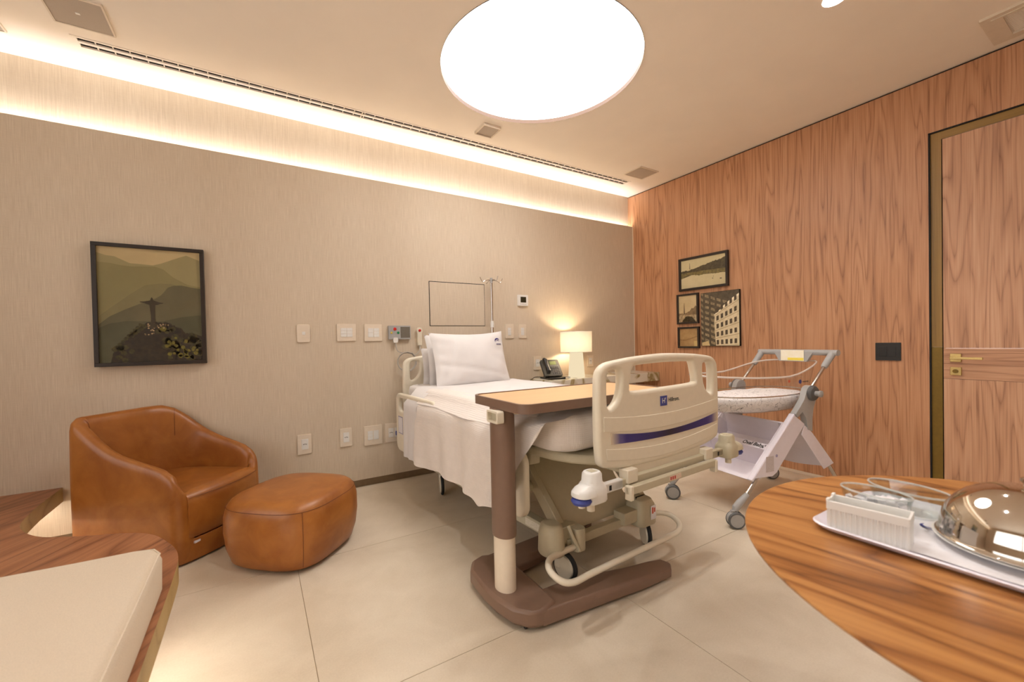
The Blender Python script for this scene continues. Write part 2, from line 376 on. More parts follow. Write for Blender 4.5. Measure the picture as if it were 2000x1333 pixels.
# veneered side wall with door opening
DY0, DY1, DZ = -2.392, -3.34, 2.342
wr = MB().prism([(YF, 0), (DY1, 0), (DY1, DZ), (DY0, DZ), (DY0, 0), (YU, 0), (YU, H - .012), (YF, H - .012)], 0, .06, axis='x')
tag(obj('wall_right', wr, M['wallwood']), kind='structure')
tag(obj('ceiling_gap_shade', MB().box(.012, .05, YF, YU, H - .014, H), M['dark']), kind='structure')  # dark strip painting the shade of the gap below the ceiling
tag(obj('trim_2', MB().box(-.003, .0, -.004, .0, .05, 2.347), M['ceil']), kind='structure')

# cove light behind the panel head
cl = thing('cove_light', 'hidden strip light glowing along the top of the fabric wall panel', 'light', (-2.9, .034, 2.29))
obj('channel', MB().box(XL + .05, -.012, .013, .064, 2.28, 2.29), M['white'], cl, world=True)
obj('led_strip', MB().box(XL + .06, -.02, .018, .058, 2.2905, 2.296), M['cove'], cl, world=True)

# big round ceiling light
dl = thing('ceiling_light', 'large round glowing light recessed in the ceiling above the bed', 'light', (*DC, H))
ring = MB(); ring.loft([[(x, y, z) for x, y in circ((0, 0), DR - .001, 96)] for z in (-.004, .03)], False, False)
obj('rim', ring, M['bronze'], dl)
obj('diffuser', MB().prism(circ((0, 0), DR - .0015, 96), .022, .03), M['disc'], dl, smooth=0)
for i, p in enumerate(SP):
    t = thing('downlight', ['small round downlight beside the wood wall, near the top edge', 'small round downlight above the foot of the bed on the armchair side',
              'unseen fill downlight added behind the camera on the wood wall side', 'unseen fill downlight added behind the camera on the bench side'][i], 'light', (*p, H), group='recessed downlights')
    obj('can', MB().loft([[(x, y, z) for x, y in circ((0, 0), .0475, 24)] for z in (0, .06)], False, False), M['white'], t)
    obj('lens', MB().prism(circ((0, 0), .047, 24), .05, .058), M['spot'], t, smooth=0)
    obj('led_chip', MB().prism(circ((0, 0), .020, 20), .044, .0495), M['chip'], t, smooth=0)

# linear air diffuser
ad = thing('air_diffuser', 'long slotted air diffuser set in the ceiling along the fabric wall', 'vent', (-2.4, -.235, H))
fr = MB(); x0, x1, y0, y1 = -4.463, -.338, -.287, -.183
for b in ((x0, x1, y0, y0 + .013), (x0, x1, y1 - .013, y1), (x0, x0 + .022, y0 + .013, y1 - .013), (x1 - .022, x1, y0 + .013, y1 - .013)): fr.box(*b, H - .003, H + .006)
obj('frame', fr, M['ceil'], ad, world=True)
obj('centre_bar', MB().box(x0 + .022, x1 - .022, -.245, -.225, H - .002, H + .006), M['ceil'], ad, world=True)
obj('slot_shade', MB().box(x0, x1, y0, y1, H + .008, H + .016), M['slot_shade'], ad, world=True)  # black plate close behind the slots, painting their shaded inside
vn = MB()
for k in range(1, 59):
    x = x0 + .022 + (x1 - x0 - .044) * k / 59
    vn.box(x - .002, x + .002, -.274, -.245, H + .001, H + .0075); vn.box(x - .002, x + .002, -.225, -.196, H + .001, H + .0075)
obj('vanes', vn, M['ceil'], ad, world=True, kind='stuff')
obj('joint_cover', MB().box(-3.01, -3.004, y0, y1, H - .004, H), M['beige'], ad, world=True)

# ceiling plates
def cplate(name, label, cat, x0, x1, y0, y1, group=None, dot=False, lip=.008, mat='grey'):
    t = thing(name, label, cat, ((x0 + x1) / 2, (y0 + y1) / 2, H), group=group)
    obj('frame', MB().prism(rrect(x0, x1, y0, y1, .006), H - lip, H, [rrect(x0 + .008, x1 - .008, y0 + .008, y1 - .008, .004)]), M['beige'], t, world=True)
    obj('cover', MB().prism(rrect(x0 + .008, x1 - .008, y0 + .008, y1 - .008, .004), H - lip * .6, H), M[mat], t, world=True)
    if dot: obj('indicator', MB().box((x0 + x1) / 2 - .008, (x0 + x1) / 2 + .008, (y0 + y1) / 2 - .004, (y0 + y1) / 2 + .008, H - lip * .6 - .002, H - lip * .6), M['white'], t, world=True)
    return t
M['plategrey'] = plain('plate_grey_beige', (176, 162, 146), .6, var=.03, scale=300)
cplate('ceiling_sensor_plate', 'square grey ceiling plate with a small white dot above the landscape picture', 'sensor', -4.49, -4.262, -.612, -.376, dot=True, mat='plategrey')
cplate('ceiling_speaker', 'small square ceiling speaker between the round light and the slotted air diffuser', 'speaker', -2.205, -2.057, -.566, -.408, lip=.02, mat='plategrey')
cplate('ceiling_access_plate', 'flat square ceiling plate near the wood wall corner', 'panel', -.555, -.295, -.596, -.388, mat='plategrey')
cplate('ceiling_corner_plate', 'grey ceiling plate cut by the left edge of the photo', 'panel', -5.0, -4.72, -.42, -.155, mat='plategrey')
rg = thing('return_grille', 'white framed ribbed air return grille in the ceiling beside the door', 'vent', (-.25, -2.95, H))
x0, x1, y0, y1 = -.416, -.079, -3.25, -2.679
obj('frame', MB().prism(rrect(x0, x1, y0, y1, .003), H - .012, H, [rrect(x0 + .045, x1 - .06, y0 + .05, y1 - .075, .003)]), M['beige'], rg, world=True)
obj('inner_lip', MB().prism(rrect(x0 + .03, x1 - .03, y0 + .03, y1 - .035, .003), H - .016, H - .012, [rrect(x0 + .045, x1 - .06, y0 + .05, y1 - .075, .003)]), M['beige'], rg, world=True)
rb = MB().box(x0 + .045, x1 - .06, y0 + .05, y1 - .075, H - .001, H)
for k in range(26): x = x0 + .047 + (x1 - x0 - .109) * k / 26; rb.box(x, x + .005, y0 + .05, y1 - .075, H - .007, H - .001)
obj('ribs', rb, M['ceil'], rg, world=True, kind='stuff')

# door in the wood wall
d1 = thing('door_1', None, None, (0, -2.85, 0)); d1['kind'] = 'structure'
jm = MB().box(.012, .05, DY0 - .056, DY0, 0, .985); obj('jamb_plate', jm, M['brassdark'], d1, world=True)
obj('jamb', MB().box(.012, .05, DY0 - .056, DY0, .986, DZ), M['jamb'], d1, world=True)
obj('reveal', MB().box(.0, .058, DY0 - .008, DY0 - .0005, 0, DZ).box(.0, .058, DY1, DY0, DZ - .008, DZ - .0005), M['dark'], d1, world=True)
M['jambh'] = wood('gold_header', (112, 84, 34), (142, 108, 48), (160, 124, 62), 'y', .4, K=6, S=4, stretch=.05, fine=220)
obj('header', MB().box(.012, .05, DY1, DY0 - .056, DZ - .056, DZ - .008), M['jambh'], d1, world=True)
obj('stop_gap', MB().box(.02, .055, DY0 - .062, DY0 - .056, 0, DZ - .056), M['dark'], d1, world=True)
M['leafwood'] = wood('walnut_door', (138, 92, 66), (196, 148, 114), (216, 174, 142), 'z', .45, K=9, S=8.5, stretch=.075, fine=150, contrast=.62)
M['railwood'] = wood('walnut_rail', (138, 92, 66), (196, 148, 114), (216, 174, 142), 'y', .45, K=8, S=8.5, stretch=.06, fine=150, contrast=.6)
ly0, ly1 = DY0 - .062, DY1 + .003
obj('leaf_upper', MB().box(.006, .045, ly1, ly0, .9795, DZ - .06), M['leafwood'], d1, bevel=.001, world=True)
obj('leaf_rail', MB().box(.006, .045, ly1, ly0, .789, .978), M['railwood'], d1, bevel=.0006, world=True)
obj('leaf_lower', MB().box(.006, .045, ly1, ly0, .004, .7875), M['leafwood'], d1, bevel=.001, world=True)
hd = obj('handle', MB().box(-.008, .006, -2.532, -2.484, .895, .945), M['brass'], d1, bevel=.002, world=True)
obj('lever', MB().box(-.055, -.008, -2.516, -2.500, .913, .927).box(-.066, -.050, -2.628, -2.494, .913, .927), M['brass'], hd, bevel=.002, world=True)
lk = obj('lock', MB().box(-.006, .006, -2.532, -2.484, .813, .862), M['brass'], d1, bevel=.002, world=True)
obj('thumb_turn', MB().cyl((-.016, -2.508, .838), (-.005, -2.508, .838), .012), M['brassdark'], lk, world=True)

# ------------------------------------------------------------------ pictures
PRINT_CACHE = {}
def pm(c, c2=None, scale=30, rough=.6):
    k = (c, c2, scale)
    if k not in PRINT_CACHE:
        t = NT('print_ink'); n = t.noise(t.coords(), scale, 4, .65); bs = t.bsdf(rough)
        t.l(t.ramp(n, [(.38, lin(c)), (.62, lin(c2 or tuple(min(255, x + 6) for x in c)))]), bs.inputs['Base Color']); PRINT_CACHE[k] = t.m
    return PRINT_CACHE[k]
def picture(name, label, wall, a0, a1, z0, z1, depth, border, layers, frame_mat='frame', pane=True, recess=.014):
    """wall 'b': a = x on the back wall; wall 'r': a = -y on the side wall, both increasing to the right as seen"""
    P = (lambda a, d, z: (a, -d, z)) if wall == 'b' else (lambda a, d, z: (-d, -a, z))
    t = thing(name, label, 'picture', P((a0 + a1) / 2, 0, z0))
    def conv(mb): mb.v = [P(a, d, z) for a, d, z in mb.v]; return mb
    fr = MB()
    for q in ((a0, a1, z1 - border, z1), (a0, a1, z0, z0 + border), (a0, a0 + border, z0 + border, z1 - border), (a1 - border, a1, z0 + border, z1 - border)):
        fr.box(q[0], q[1], .001, depth, q[2], q[3])
    fr.box(a0 + .002, a1 - .002, .001, .006, z0 + .002, z1 - .002)
    obj('frame', conv(fr), M[frame_mat], t, world=True, bevel=.0015)
    pr = MB(); mats = []; b0, b1, c0, c1 = a0 + border, a1 - border, z0 + border, z1 - border
    dd = depth - recess
    for i, (mat, polys) in enumerate(layers):
        mats.append(mat)
        for pl in polys:
            d = dd + i * .00025
            v = [(b0 + (b1 - b0) * min(1, max(0, x)), d, c0 + (c1 - c0) * min(1, max(0, y))) for x, y in pl]
            tri = tessellate_polygon([[Vector((p[0], p[2], 0)) for p in v]])
            pr.add(v, tri, i)
    obj('print', conv(pr), mats, t, world=True, smooth=0)
    if pane: obj('glass_pane', conv(MB().box(b0 - .001, b1 + .001, depth - .006, depth - .004, c0 - .001, c1 + .001)), M['pane'], t, world=True)
    return t
FULL = [(0, 0), (1, 0), (1, 1), (0, 1)]
rnd = random.Random(3)
def blob(x, y, r, n=11, asp=.73): return [(x + r * (1 + rnd.uniform(-.2, .2)) * cos(2 * pi * k / n), y + asp * r * (1 + rnd.uniform(-.2, .2)) * sin(2 * pi * k / n)) for k in range(n)]
def rough_top(pts, amp, n=8):
    out = []
    for (a, b), (c, d) in zip(pts, pts[1:]):
        for k in range(n): t = k / n; out.append((a + (c - a) * t, b + (d - b) * t + rnd.uniform(-amp, amp)))
    return out + [pts[-1]]
far = [(0, .945), (.08, .925), (.16, .92), (.24, .89), (.30, .868), (.40, .865), (.52, .86), (.60, .88), (.70, .915), (.80, .95), (.86, .968), (.92, .95), (1, .925), (1, 0), (0, 0)]
midm = [(0, .865), (.12, .86), (.22, .845), (.32, .84), (.42, .845), (.54, .85), (.62, .83), (.72, .76), (.86, .70), (1, .68), (1, 0), (0, 0)]
lowm = [(0, .40), (.12, .48), (.30, .60), (.44, .68), (.58, .70), (.70, .70), (1, .62), (1, 0), (0, 0)]
near = [(0, .33), (.10, .40), (.24, .46), (.40, .52), (.54, .565), (.60, .60), (.66, .665), (.72, .685), (.80, .69), (.90, .675), (1, .665), (1, 0), (0, 0)]
hill = rough_top([(.10, 0), (.12, .08), (.17, .15), (.25, .22), (.32, .27), (.38, .31), (.44, .345), (.50, .345), (.66, .35), (.70, .325), (.78, .295), (.83, .255), (.90, .25), (1, .22)], .008) + [(1, 0)]
haze = [(0, .0), (0, .30), (.10, .34), (.24, .36), (.40, .36), (.60, .36), (.80, .40), (1, .42), (1, 0)]
bush = [blob(.60 + rnd.uniform(0, .38), rnd.uniform(.02, .24), rnd.uniform(.02, .05)) for _ in range(34)] + [blob(.30 + .03 * k, .235 + .02 * k, .025) for k in range(5)] + [blob(.55 + .03 * k, .27 + .01 * (k % 3), .03) for k in range(6)]
lit = [blob(.62 + rnd.uniform(0, .34), rnd.uniform(.03, .22), rnd.uniform(.012, .026)) for _ in range(26)] + [blob(.60, .29, .03)]
crowd = [blob(.44 + rnd.uniform(0, .22), .315 + rnd.uniform(-.02, .02), .010) for _ in range(22)] + [blob(.42 + rnd.uniform(0, .1), .25 + rnd.uniform(-.02, .04), .008) for _ in range(10)]
statue = [[(.485, .345), (.488, .40), (.480, .47), (.475, .505), (.44, .515), (.425, .522), (.385, .528), (.385, .534), (.425, .536), (.47, .543), (.487, .548), (.487, .556), (.494, .568), (.50, .575), (.507, .568), (.513, .556), (.513, .548), (.53, .543), (.575, .53), (.61, .527), (.61, .52), (.575, .515), (.56, .507), (.533, .505), (.53, .47), (.527, .40), (.53, .345)], [(.475, .30), (.475, .34), (.545, .34), (.545, .30)]]
bush += [blob(.16 + .028 * k, .135 + .024 * k, .022) for k in range(9)] + [blob(.12 + rnd.uniform(0, .2), rnd.uniform(.02, .14), .03) for _ in range(8)]
picture('mountain_picture', 'large black framed photo of a hilltop statue with open arms hanging above the armchair', 'b', -4.472, -3.954, .982, 1.696, .045, .021, [
    (pm((206, 182, 132), (196, 172, 124), 3), [FULL]), (pm((166, 152, 104), (158, 144, 98), 4), [far]), (pm((148, 136, 88), (140, 128, 82), 4), [midm]),
    (pm((138, 127, 84), (130, 118, 76), 4), [lowm]), (pm((112, 102, 70), (100, 92, 62), 5), [near]), (pm((92, 88, 60), (80, 78, 52), 5), [haze]), (pm((54, 40, 20), (30, 22, 11), 45), [hill]),
    (pm((78, 70, 22), (44, 36, 14), 60), bush), (pm((132, 120, 28), (92, 82, 20), 60), lit), (pm((206, 176, 128), (110, 80, 50), 90), crowd), (pm((58, 46, 28)), statue)])

treeline = rough_top([(0, .62), (.15, .63), (.3, .66), (.5, .72), (.7, .80), (.85, .84), (1, .88)], .02, 7)
lake = picture('lake_picture', 'wide dark framed photo of trees reflected in a pale lake, topmost on the wood wall', 'r', .599, 1.103, 1.543, 1.866, .028, .022, [
    (pm((214, 198, 152), (224, 208, 164), 6), [FULL]), (pm((96, 84, 56), (70, 60, 38), 40), [treeline + [(1, .38), (.8, .40), (.5, .42), (.25, .45), (0, .36)]]),
    (pm((146, 128, 70), (110, 96, 56), 50), [rough_top([(0, .36), (.12, .44), (.25, .46), (.45, .40), (.6, .43), (.8, .38), (1, .42)], .015) + [(1, .52), (.5, .55), (0, .55)]]),
    (pm((60, 52, 38)), [blob(.72, .24, .016, 8), blob(.735, .30, .008, 6, 2), blob(.89, .20, .024, 8), [(.2, .66), (.205, .88), (.212, .88), (.215, .66)]])], pane=True)
picture('bridge_picture', 'small dark framed sepia photo of a bridge pylon, left of the facade picture', 'r', .569, .806, 1.216, 1.514, .026, .018, [
    (pm((222, 198, 152), (206, 180, 132), 5), [FULL]), (pm((150, 124, 86), (120, 96, 64), 40), [rough_top([(0, .36), (.3, .32), (.6, .40), (.7, .52), (.8, .50), (.9, .60), (1, .56)], .02) + [(1, .26), (0, .26)]]),
    (pm((206, 184, 142), (140, 112, 78), 60), [[(0, .26), (.3, .30), (.6, .24), (1, .28), (1, 0), (0, 0)], [(.15, 0), (.4, .22), (.7, .2), (.95, 0)]]), (pm((96, 70, 46)), [[(.27, .30), (.29, .72), (.31, .72), (.34, .30)]])])
picture('aerial_picture', 'smallest dark framed sepia photo at the lower left of the picture group', 'r', .576, .811, .976, 1.186, .026, .018, [
    (pm((196, 158, 104), (176, 136, 84), 12), [FULL]), (pm((150, 112, 66), (170, 130, 80), 40), [[(0, .40), (.3, .38), (.6, .46), (1, .60), (1, .54), (.6, .40), (.3, .30), (0, .32)]]), (pm((214, 184, 120)), [[(.78, 0), (.78, .3), (1, .3), (1, 0)]])])
wins = []; cor = []; twr = []
for r in range(9):
    y0 = .98 - r * .105
    for c in range(7): x = -.05 + c * .16; twr.append([(x, y0 + .03 * 1 - x * .28), (x + .11, y0 + .03 - (x + .11) * .28), (x + .11, y0 - .02 - (x + .11) * .28), (x, y0 - .02 - x * .28)])
for r in range(5):
    for c in range(5):
        x = .42 + c * .115; yb = .60 - r * .145 + (x - .4) * .42 * (1 - r * .22); h_ = .085
        wins.append([(x, yb), (x + .062, yb + .025 * (1 - r * .22)), (x + .062, yb + h_ + .025 * (1 - r * .22)), (x, yb + h_)])
for r in range(5):
    yb = .575 - r * .145; s_ = .42 * (1 - r * .22); cor.append([(.36, yb - .02), (1, yb + .62 * s_ - .02), (1, yb + .62 * s_ - .005), (.36, yb - .005)])
picture('facade_picture', 'frameless photo of a pale ornate building facade against a dark tower on the wood wall', 'r', .834, 1.203, .996, 1.50, .024, .003, [
    (pm((96, 84, 64), (78, 68, 52), 30), [FULL]), (pm((166, 146, 112), (120, 104, 78), 60), twr),
    (pm((228, 212, 176), (210, 192, 154), 20), [[(.40, 0), (.36, .42), (.38, .58), (.55, .68), (.62, .74), (.80, .84), (1, .93), (1, 0)]]),
    (pm((248, 234, 200)), [[(.36, .58), (.55, .69), (.60, .735), (.80, .85), (1, .94), (1, .90), (.80, .81), (.60, .70), (.37, .55)]]), (pm((186, 164, 126)), cor), (pm((96, 80, 60), (70, 58, 44), 80), wins),
    (pm((206, 180, 128)), [[(.02, 0), (.02, .06), (.2, .09), (.24, .0)]])], frame_mat='dark', pane=False, recess=.0)

# ------------------------------------------------------------------ wall plates
def plate(label, x0, x1, z0, z1, mods, name='wall_switch', cat='switch', group=None, wall='b', mat='beige', key='white', r=.004):
    P = (lambda a, d, z: (a, -d, z)) if wall == 'b' else (lambda a, d, z: (-d, -a, z))
    t = thing(name, label, cat, P((x0 + x1) / 2, 0, z0), group=group)
    def c(mb): mb.v = [P(a, d, z) for a, d, z in mb.v]; return mb
    obj('plate', c(MB().prism(rrect(x0, x1, z0, z1, r, 3), .0, .010, axis='y')), M[mat], t, world=True, bevel=.0015)
    for kind, a0, a1, b0, b1 in mods:
        m = obj(kind, c(MB().box(a0, a1, .009, .0125, b0, b1)), M[key], t, world=True, bevel=.001)
        if kind == 'socket':
            ho = MB(); xm, zm = (a0 + a1) / 2, (b0 + b1) / 2
            for k in (-1, 0, 1): ho.cyl((xm + k * .0085, .0126, zm + (.002 if k == 0 else 0)), (xm + k * .0085, .0128, zm + (.002 if k == 0 else 0)), .0032, 8)
            obj('socket_holes', c(ho), M['hole'], m, world=True)
    return t
def keys(x0, x1, z0, z1, n, cols=1):
    out = []; w_ = (x1 - x0) / cols
    for c in range(cols):
        for k in range(n): out.append(('key', x0 + c * w_ + .0008, x0 + (c + 1) * w_ - .0008, z0 + (z1 - z0) * k / n + .0008, z0 + (z1 - z0) * (k + 1) / n - .0008))
    return out
plate('beige wall plate with one tiny white square jack, above the ottoman', -3.437, -3.352, 1.103, 1.23, [('key', -3.404, -3.383, 1.156, 1.178)], 'phone_jack', 'socket', r=.012)
plate('beige plate with two full columns of white switch keys, left of the notched one', -3.172, -3.038, 1.108, 1.235, keys(-3.147, -3.063, 1.138, 1.205, 3, 2))
plate('beige double switch plate right beside the red and green nurse call unit', -2.976, -2.845, 1.104, 1.233, keys(-2.95, -2.909, 1.134, 1.203, 2) + keys(-2.907, -2.866, 1.134, 1.203, 3))
plate('low beige wall socket nearest the armchair', -3.452, -3.363, .31, .448, [('socket', -3.427, -3.383, .343, .415)], 'wall_socket', 'socket')
plate('low single socket plate, second from the armchair', -3.17, -3.086, .322, .456, [('socket', -3.147, -3.106, .354, .426)], 'wall_socket', 'socket')
plate('low double plate with white keys left of the plugged-in socket', -2.997, -2.861, .306, .452, keys(-2.972, -2.932, .345, .415, 3) + keys(-2.928, -2.888, .345, .415, 1), 'wall_socket', 'socket')
pl4 = plate('low double socket half hidden behind the bed rail, holding a blue plug', -2.838, -2.70, .308, .455, [('socket', -2.813, -2.773, .345, .417), ('socket', -2.765, -2.725, .345, .417)], 'wall_socket', 'socket')
pg = thing('power_plug', 'blue and white power plug in the socket behind the bed rail', 'plug', (-2.742, -.013, .375))
obj('plug_body', MB().box(-.018, .018, -.045, -.001, -.016, .016), M['blue'], pg, bevel=.004)
obj('plug_cap', MB().box(-.014, .016, -.058, -.02, .010, .034), M['white'], pg, bevel=.005)
plate('narrow switch plate right of the drip pole, nearer the pillow', -1.722, -1.633, 1.108, 1.24, keys(-1.696, -1.66, 1.135, 1.205, 3))
plate('narrow switch plate below the thermostat', -1.575, -1.49, 1.108, 1.238, keys(-1.551, -1.515, 1.135, 1.205, 3))
plate('beige socket plate partly behind the phone on the marble shelf', -1.41, -1.32, .80, .93, [('socket', -1.387, -1.343, .83, .90)], 'wall_socket', 'socket')
plate('beige plate low on the wall between the lamp and the wood corner', -.725, -.645, .80, .915, [('socket', -.705, -.665, .825, .89)], 'wall_socket', 'socket')
plate('black double switch plate on the wood wall beside the door', 2.127, 2.258, .895, 1.016, keys(2.144, 2.188, .922, .988, 1) + keys(2.192, 2.236, .922, .988, 1), wall='r', mat='black', key='black')
th_ = thing('thermostat', 'white wall thermostat with a dark screen above the switch plates', 'thermostat', (-1.525, 0, 1.41))
obj('case', MB().prism(rrect(-1.578, -1.470, 1.412, 1.514, .006), -.022, 0, axis='y'), M['white'], th_, world=True, bevel=.002)
obj('screen', MB().box(-1.555, -1.493, -.0228, -.022, 1.442, 1.495), plain('lcd', (46, 44, 30), .25), th_, world=True)
bt = MB()
for k in range(5): bt.box(-1.556 + k * .014, -1.549 + k * .014, -.0228, -.022, 1.423, 1.430)
pieces('button', bt, M['grey'], th_, world=True)
# flush hatch
hp = thing('wall_hatch', 'flush rectangular hatch outlined by a thin dark groove above the pillows', 'panel', (-2.188, 0, 1.222))
gx0, gx1, gz0, gz1 = -2.449, -1.927, 1.220, 1.594
obj('groove', MB().prism([(gx0, gz0), (gx1, gz0), (gx1, gz1), (gx0, gz1)], -.0012, .002, [[(gx0 + .006, gz0 + .005), (gx1 - .005, gz0 + .005), (gx1 - .005, gz1 - .006), (gx0 + .006, gz1 - .006)]], axis='y'), M['dark'], hp, world=True)
obj('hatch_panel', MB().box(gx0 + .006, gx1 - .005, -.0035, .001, gz0 + .005, gz1 - .006), M['linen'], hp, world=True)
# nurse call
nc = thing('nurse_call_unit', 'grey nurse call unit with red, yellow and green buttons and a speaker grille', 'call panel', (-2.71, 0, 1.114))
obj('case', MB().prism(rrect(-2.797, -2.622, 1.114, 1.222, .004, 3), -.028, 0, axis='y'), M['grey'], nc, world=True, bevel=.002)
obj('speaker_grille', MB().box(-2.703, -2.628, -.0295, -.028, 1.126, 1.212), plain('grille', (112, 104, 92), .7, var=.25, scale=500), nc, world=True)
for nm, x, z, r_, mt in (('red_button', -2.748, 1.195, .0125, 'red'), ('yellow_button', -2.775, 1.166, .008, 'yellow'), ('green_button', -2.722, 1.166, .010, 'green')):
    obj(nm, MB().lathe([(r_, 0), (r_, .003), (r_ * .7, .006)], 16, M=T(x, -.028, z) @ RX(90)), M[mt], nc, world=True)
obj('jack', MB().prism(rrect(-2.764, -2.728, 1.088, 1.128, .008), -.04, -.022, axis='y'), M['white'], nc, world=True, bevel=.002)
nh = thing('call_handset', 'white bedside call handset with a red button and coiled cord on the wall', 'handset', (-2.546, 0, 1.062))
obj('body', MB().prism([(-.017, 0), (.017, 0), (.019, .03), (.017, .095)] + [(.026 * cos(radians(a)), .12 + .026 * sin(radians(a))) for a in range(-25, 206, 21)] + [(-.017, .095), (-.019, .03)], -.03, -.008, axis='y', M=T(-2.546, 0, 1.062)), M['cream'], nh, world=True, bevel=.004)
obj('holder', MB().box(-2.562, -2.53, -.009, 0, 1.10, 1.17), M['cream'], nh, world=True)
obj('red_button', MB().lathe([(.011, 0), (.011, .003), (.007, .005)], 16, M=T(-2.546, -.03, 1.183) @ RX(90)), M['red'], nh, world=True)
cord = catmull([(-2.746, -.034, 1.085), (-2.745, -.04, 1.05), (-2.73, -.04, 1.02), (-2.69, -.04, 1.005), (-2.64, -.04, 1.008)], 5)
for k in range(0, 3 * 14 + 1): a = radians(60 + k * 360 / 14); cord.append((-2.662 + (.072 + .003 * (k // 14)) * cos(a), -.038 - .006 * (k // 14), .935 + (.068 + .003 * (k // 14)) * sin(a) * 1.05))
cord += catmull([cord[-1], (-2.60, -.05, .985), (-2.555, -.04, 1.02), (-2.546, -.02, 1.064)], 5)
obj('cord', MB().tube(cord, .0032, 6), plain('grey_cord', (178, 172, 164), .5), nh, world=True)

# ------------------------------------------------------------------ marble shelf, lamp, phone
sh = thing('marble_shelf', 'floating white marble shelf with ochre veins in the corner behind the bed', 'shelf', (-.72, -.16, .628))
obj('slab', MB().box(-1.455, -.002, -.331, -.001, .628, .719), M['marble'], sh, world=True, bevel=.002)
obj('bracket', MB().box(-1.3, -.1, -.05, -.0005, .60, .6275), M['beige'], sh, world=True)
lp = thing('table_lamp', 'lit white drum-shade table lamp with a glowing tapered base on the marble shelf', 'lamp', (-1.03, -.185, .7195))
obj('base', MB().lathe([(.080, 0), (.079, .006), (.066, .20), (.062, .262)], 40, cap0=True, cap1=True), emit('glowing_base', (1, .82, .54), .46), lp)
obj('shade', MB().lathe([(.150, .245), (.152, .44)], 48, cap0=False, cap1=False), M['shade'], lp)
pieces('shade_trim', MB().tube([(.1515 * cos(2 * pi * k / 40), .1515 * sin(2 * pi * k / 40), .44) for k in range(40)], .002, 6, closed=True).tube([(.150 * cos(2 * pi * k / 40), .150 * sin(2 * pi * k / 40), .246) for k in range(40)], .002, 6, closed=True), M['white'], lp)
obj('bulb', MB().sphere((0, 0, .335), .032), emit('bulb_glow', (1, .80, .55), LAMP_E * 14), lp)
obj('lamp_cord', MB().tube(catmull([(-.078, 0, .004), (-.10, .03, .006), (-.11, .07, .006), (-.12, .12, .006)], 5), .003, 6), M['black'], lp)
ph = thing('desk_phone', 'black desk phone with handset and small green screen on the marble shelf', 'phone', (-1.30, -.155, .7195), radians(-12))
obj('base', MB().prism([(-.10, 0), (-.10, .012), (.06, .012), (.105, .02), (.105, 0)], -.085, .085, M=RZ(-90), axis='y'), M['black'], ph, bevel=.004)
PHM = T(0, -.012, .012) @ RX(52)
obj('body', MB().prism(rrect(-.09, .095, 0, .185, .012), .0, .028, M=PHM), plain('phone_grey', (70, 68, 62), .45), ph, bevel=.004)
obj('stand', MB().prism([(.0, 0), (.085, 0), (.03, .10), (.015, .10)], -.06, .06, axis='x'), M['black'], ph)
obj('screen', MB().box(-.005, .062, .125, .165, .0285, .030, M=PHM), plain('phone_lcd', (122, 132, 82), .3), ph)
kp = obj('keypad', MB().box(-.012, .086, .012, .118, .0282, .0292, M=PHM), M['greydk'], ph)
kb = MB()
for r in range(5):
    for c in range(4): kb.box(-.006 + c * .022, .008 + c * .022, .018 + r * .019, .029 + r * .019, .0292, .032, M=PHM)
obj('key', kb, M['black'], kp, kind='stuff')
obj('handset', MB().tube([(-.060, .012, .050), (-.060, .03, .066), (-.060, .09, .064), (-.060, .15, .066), (-.060, .175, .050)], [.018, .024, .017, .024, .018], 12, M=PHM), M['black'], ph)
obj('phone_cord', MB().tube(catmull([(-.07, .07, .012), (-.14, .06, .018), (-.19, .02, .012), (-.225, .0, -.01), (-.235, .0, -.06)], 6), .0035, 6), M['black'], ph)

# ------------------------------------------------------------------ drip pole
iv = thing('drip_pole', 'chrome drip pole with four hooks standing at the head of the bed', 'pole', (-1.905, -.092, .55))
obj('pole', MB().cyl((0, 0, 0), (0, 0, .66), .013, 16).cyl((0, 0, .64), (0, 0, 1.06), .0095, 16), M['chrome'], iv)
obj('sleeve', MB().cyl((0, 0, .655), (0, 0, .70), .0165, 16).cyl((0, 0, .70), (0, 0, .712), .013, 16), M['white'], iv)
for a in (0, 90, 180, 270):
    p = [(0, 0, 1.065), (.03, 0, 1.07), (.065, 0, 1.062), (.085, 0, 1.05), (.098, 0, 1.062), (.112, 0, 1.09)]
    obj('hook', MB().tube(catmull(p, 4), .0035, 8, M=RZ(a)), M['chrome'], iv)
obj('hub', MB().cyl((0, 0, 1.045), (0, 0, 1.088), .012, 12), M['grey'], iv)

# ------------------------------------------------------------------ hospital bed (local frame: +y to the head)
BO, BR = (-2.259, -1.088, 0), radians(3)
bed = thing('hospital_bed', 'cream adjustable hospital bed with footboard, side rails and castors', 'bed', BO, BR)
# footboard
outer = [(-.413, .82), (-.409, .93), (-.396, .966), (-.36, .989), (-.28, 1.0), (-.185, 1.008), (-.04, 1.014), (.04, 1.014), (.185, 1.008), (.28, 1.0), (.36, .989), (.396, .966), (.409, .93), (.413, .82), (.413, .70), (.408, .635), (.398, .61), (.37, .596), (.26, .578), (0, .568), (-.235, .575), (-.36, .592), (-.395, .607), (-.407, .63), (-.413, .70)]
holes = [[(-.358, .835), (-.357, .93), (-.345, .957), (-.32, .962), (-.295, .960), (-.283, .948), (-.286, .885), (-.308, .84), (-.344, .818)],
         [(-.228, .888), (-.224, .925), (-.205, .965), (-.173, .973), (0, .977), (.173, .973), (.20, .965), (.215, .925), (.222, .892), (.205, .876), (0, .872), (-.208, .872)]]
holes.append([(-x, z) for x, z in reversed(holes[0])])
fbo = obj('footboard', rounded_plate(outer, holes, -1.02, -.982, .0155), M['cream'], bed, smooth=60)
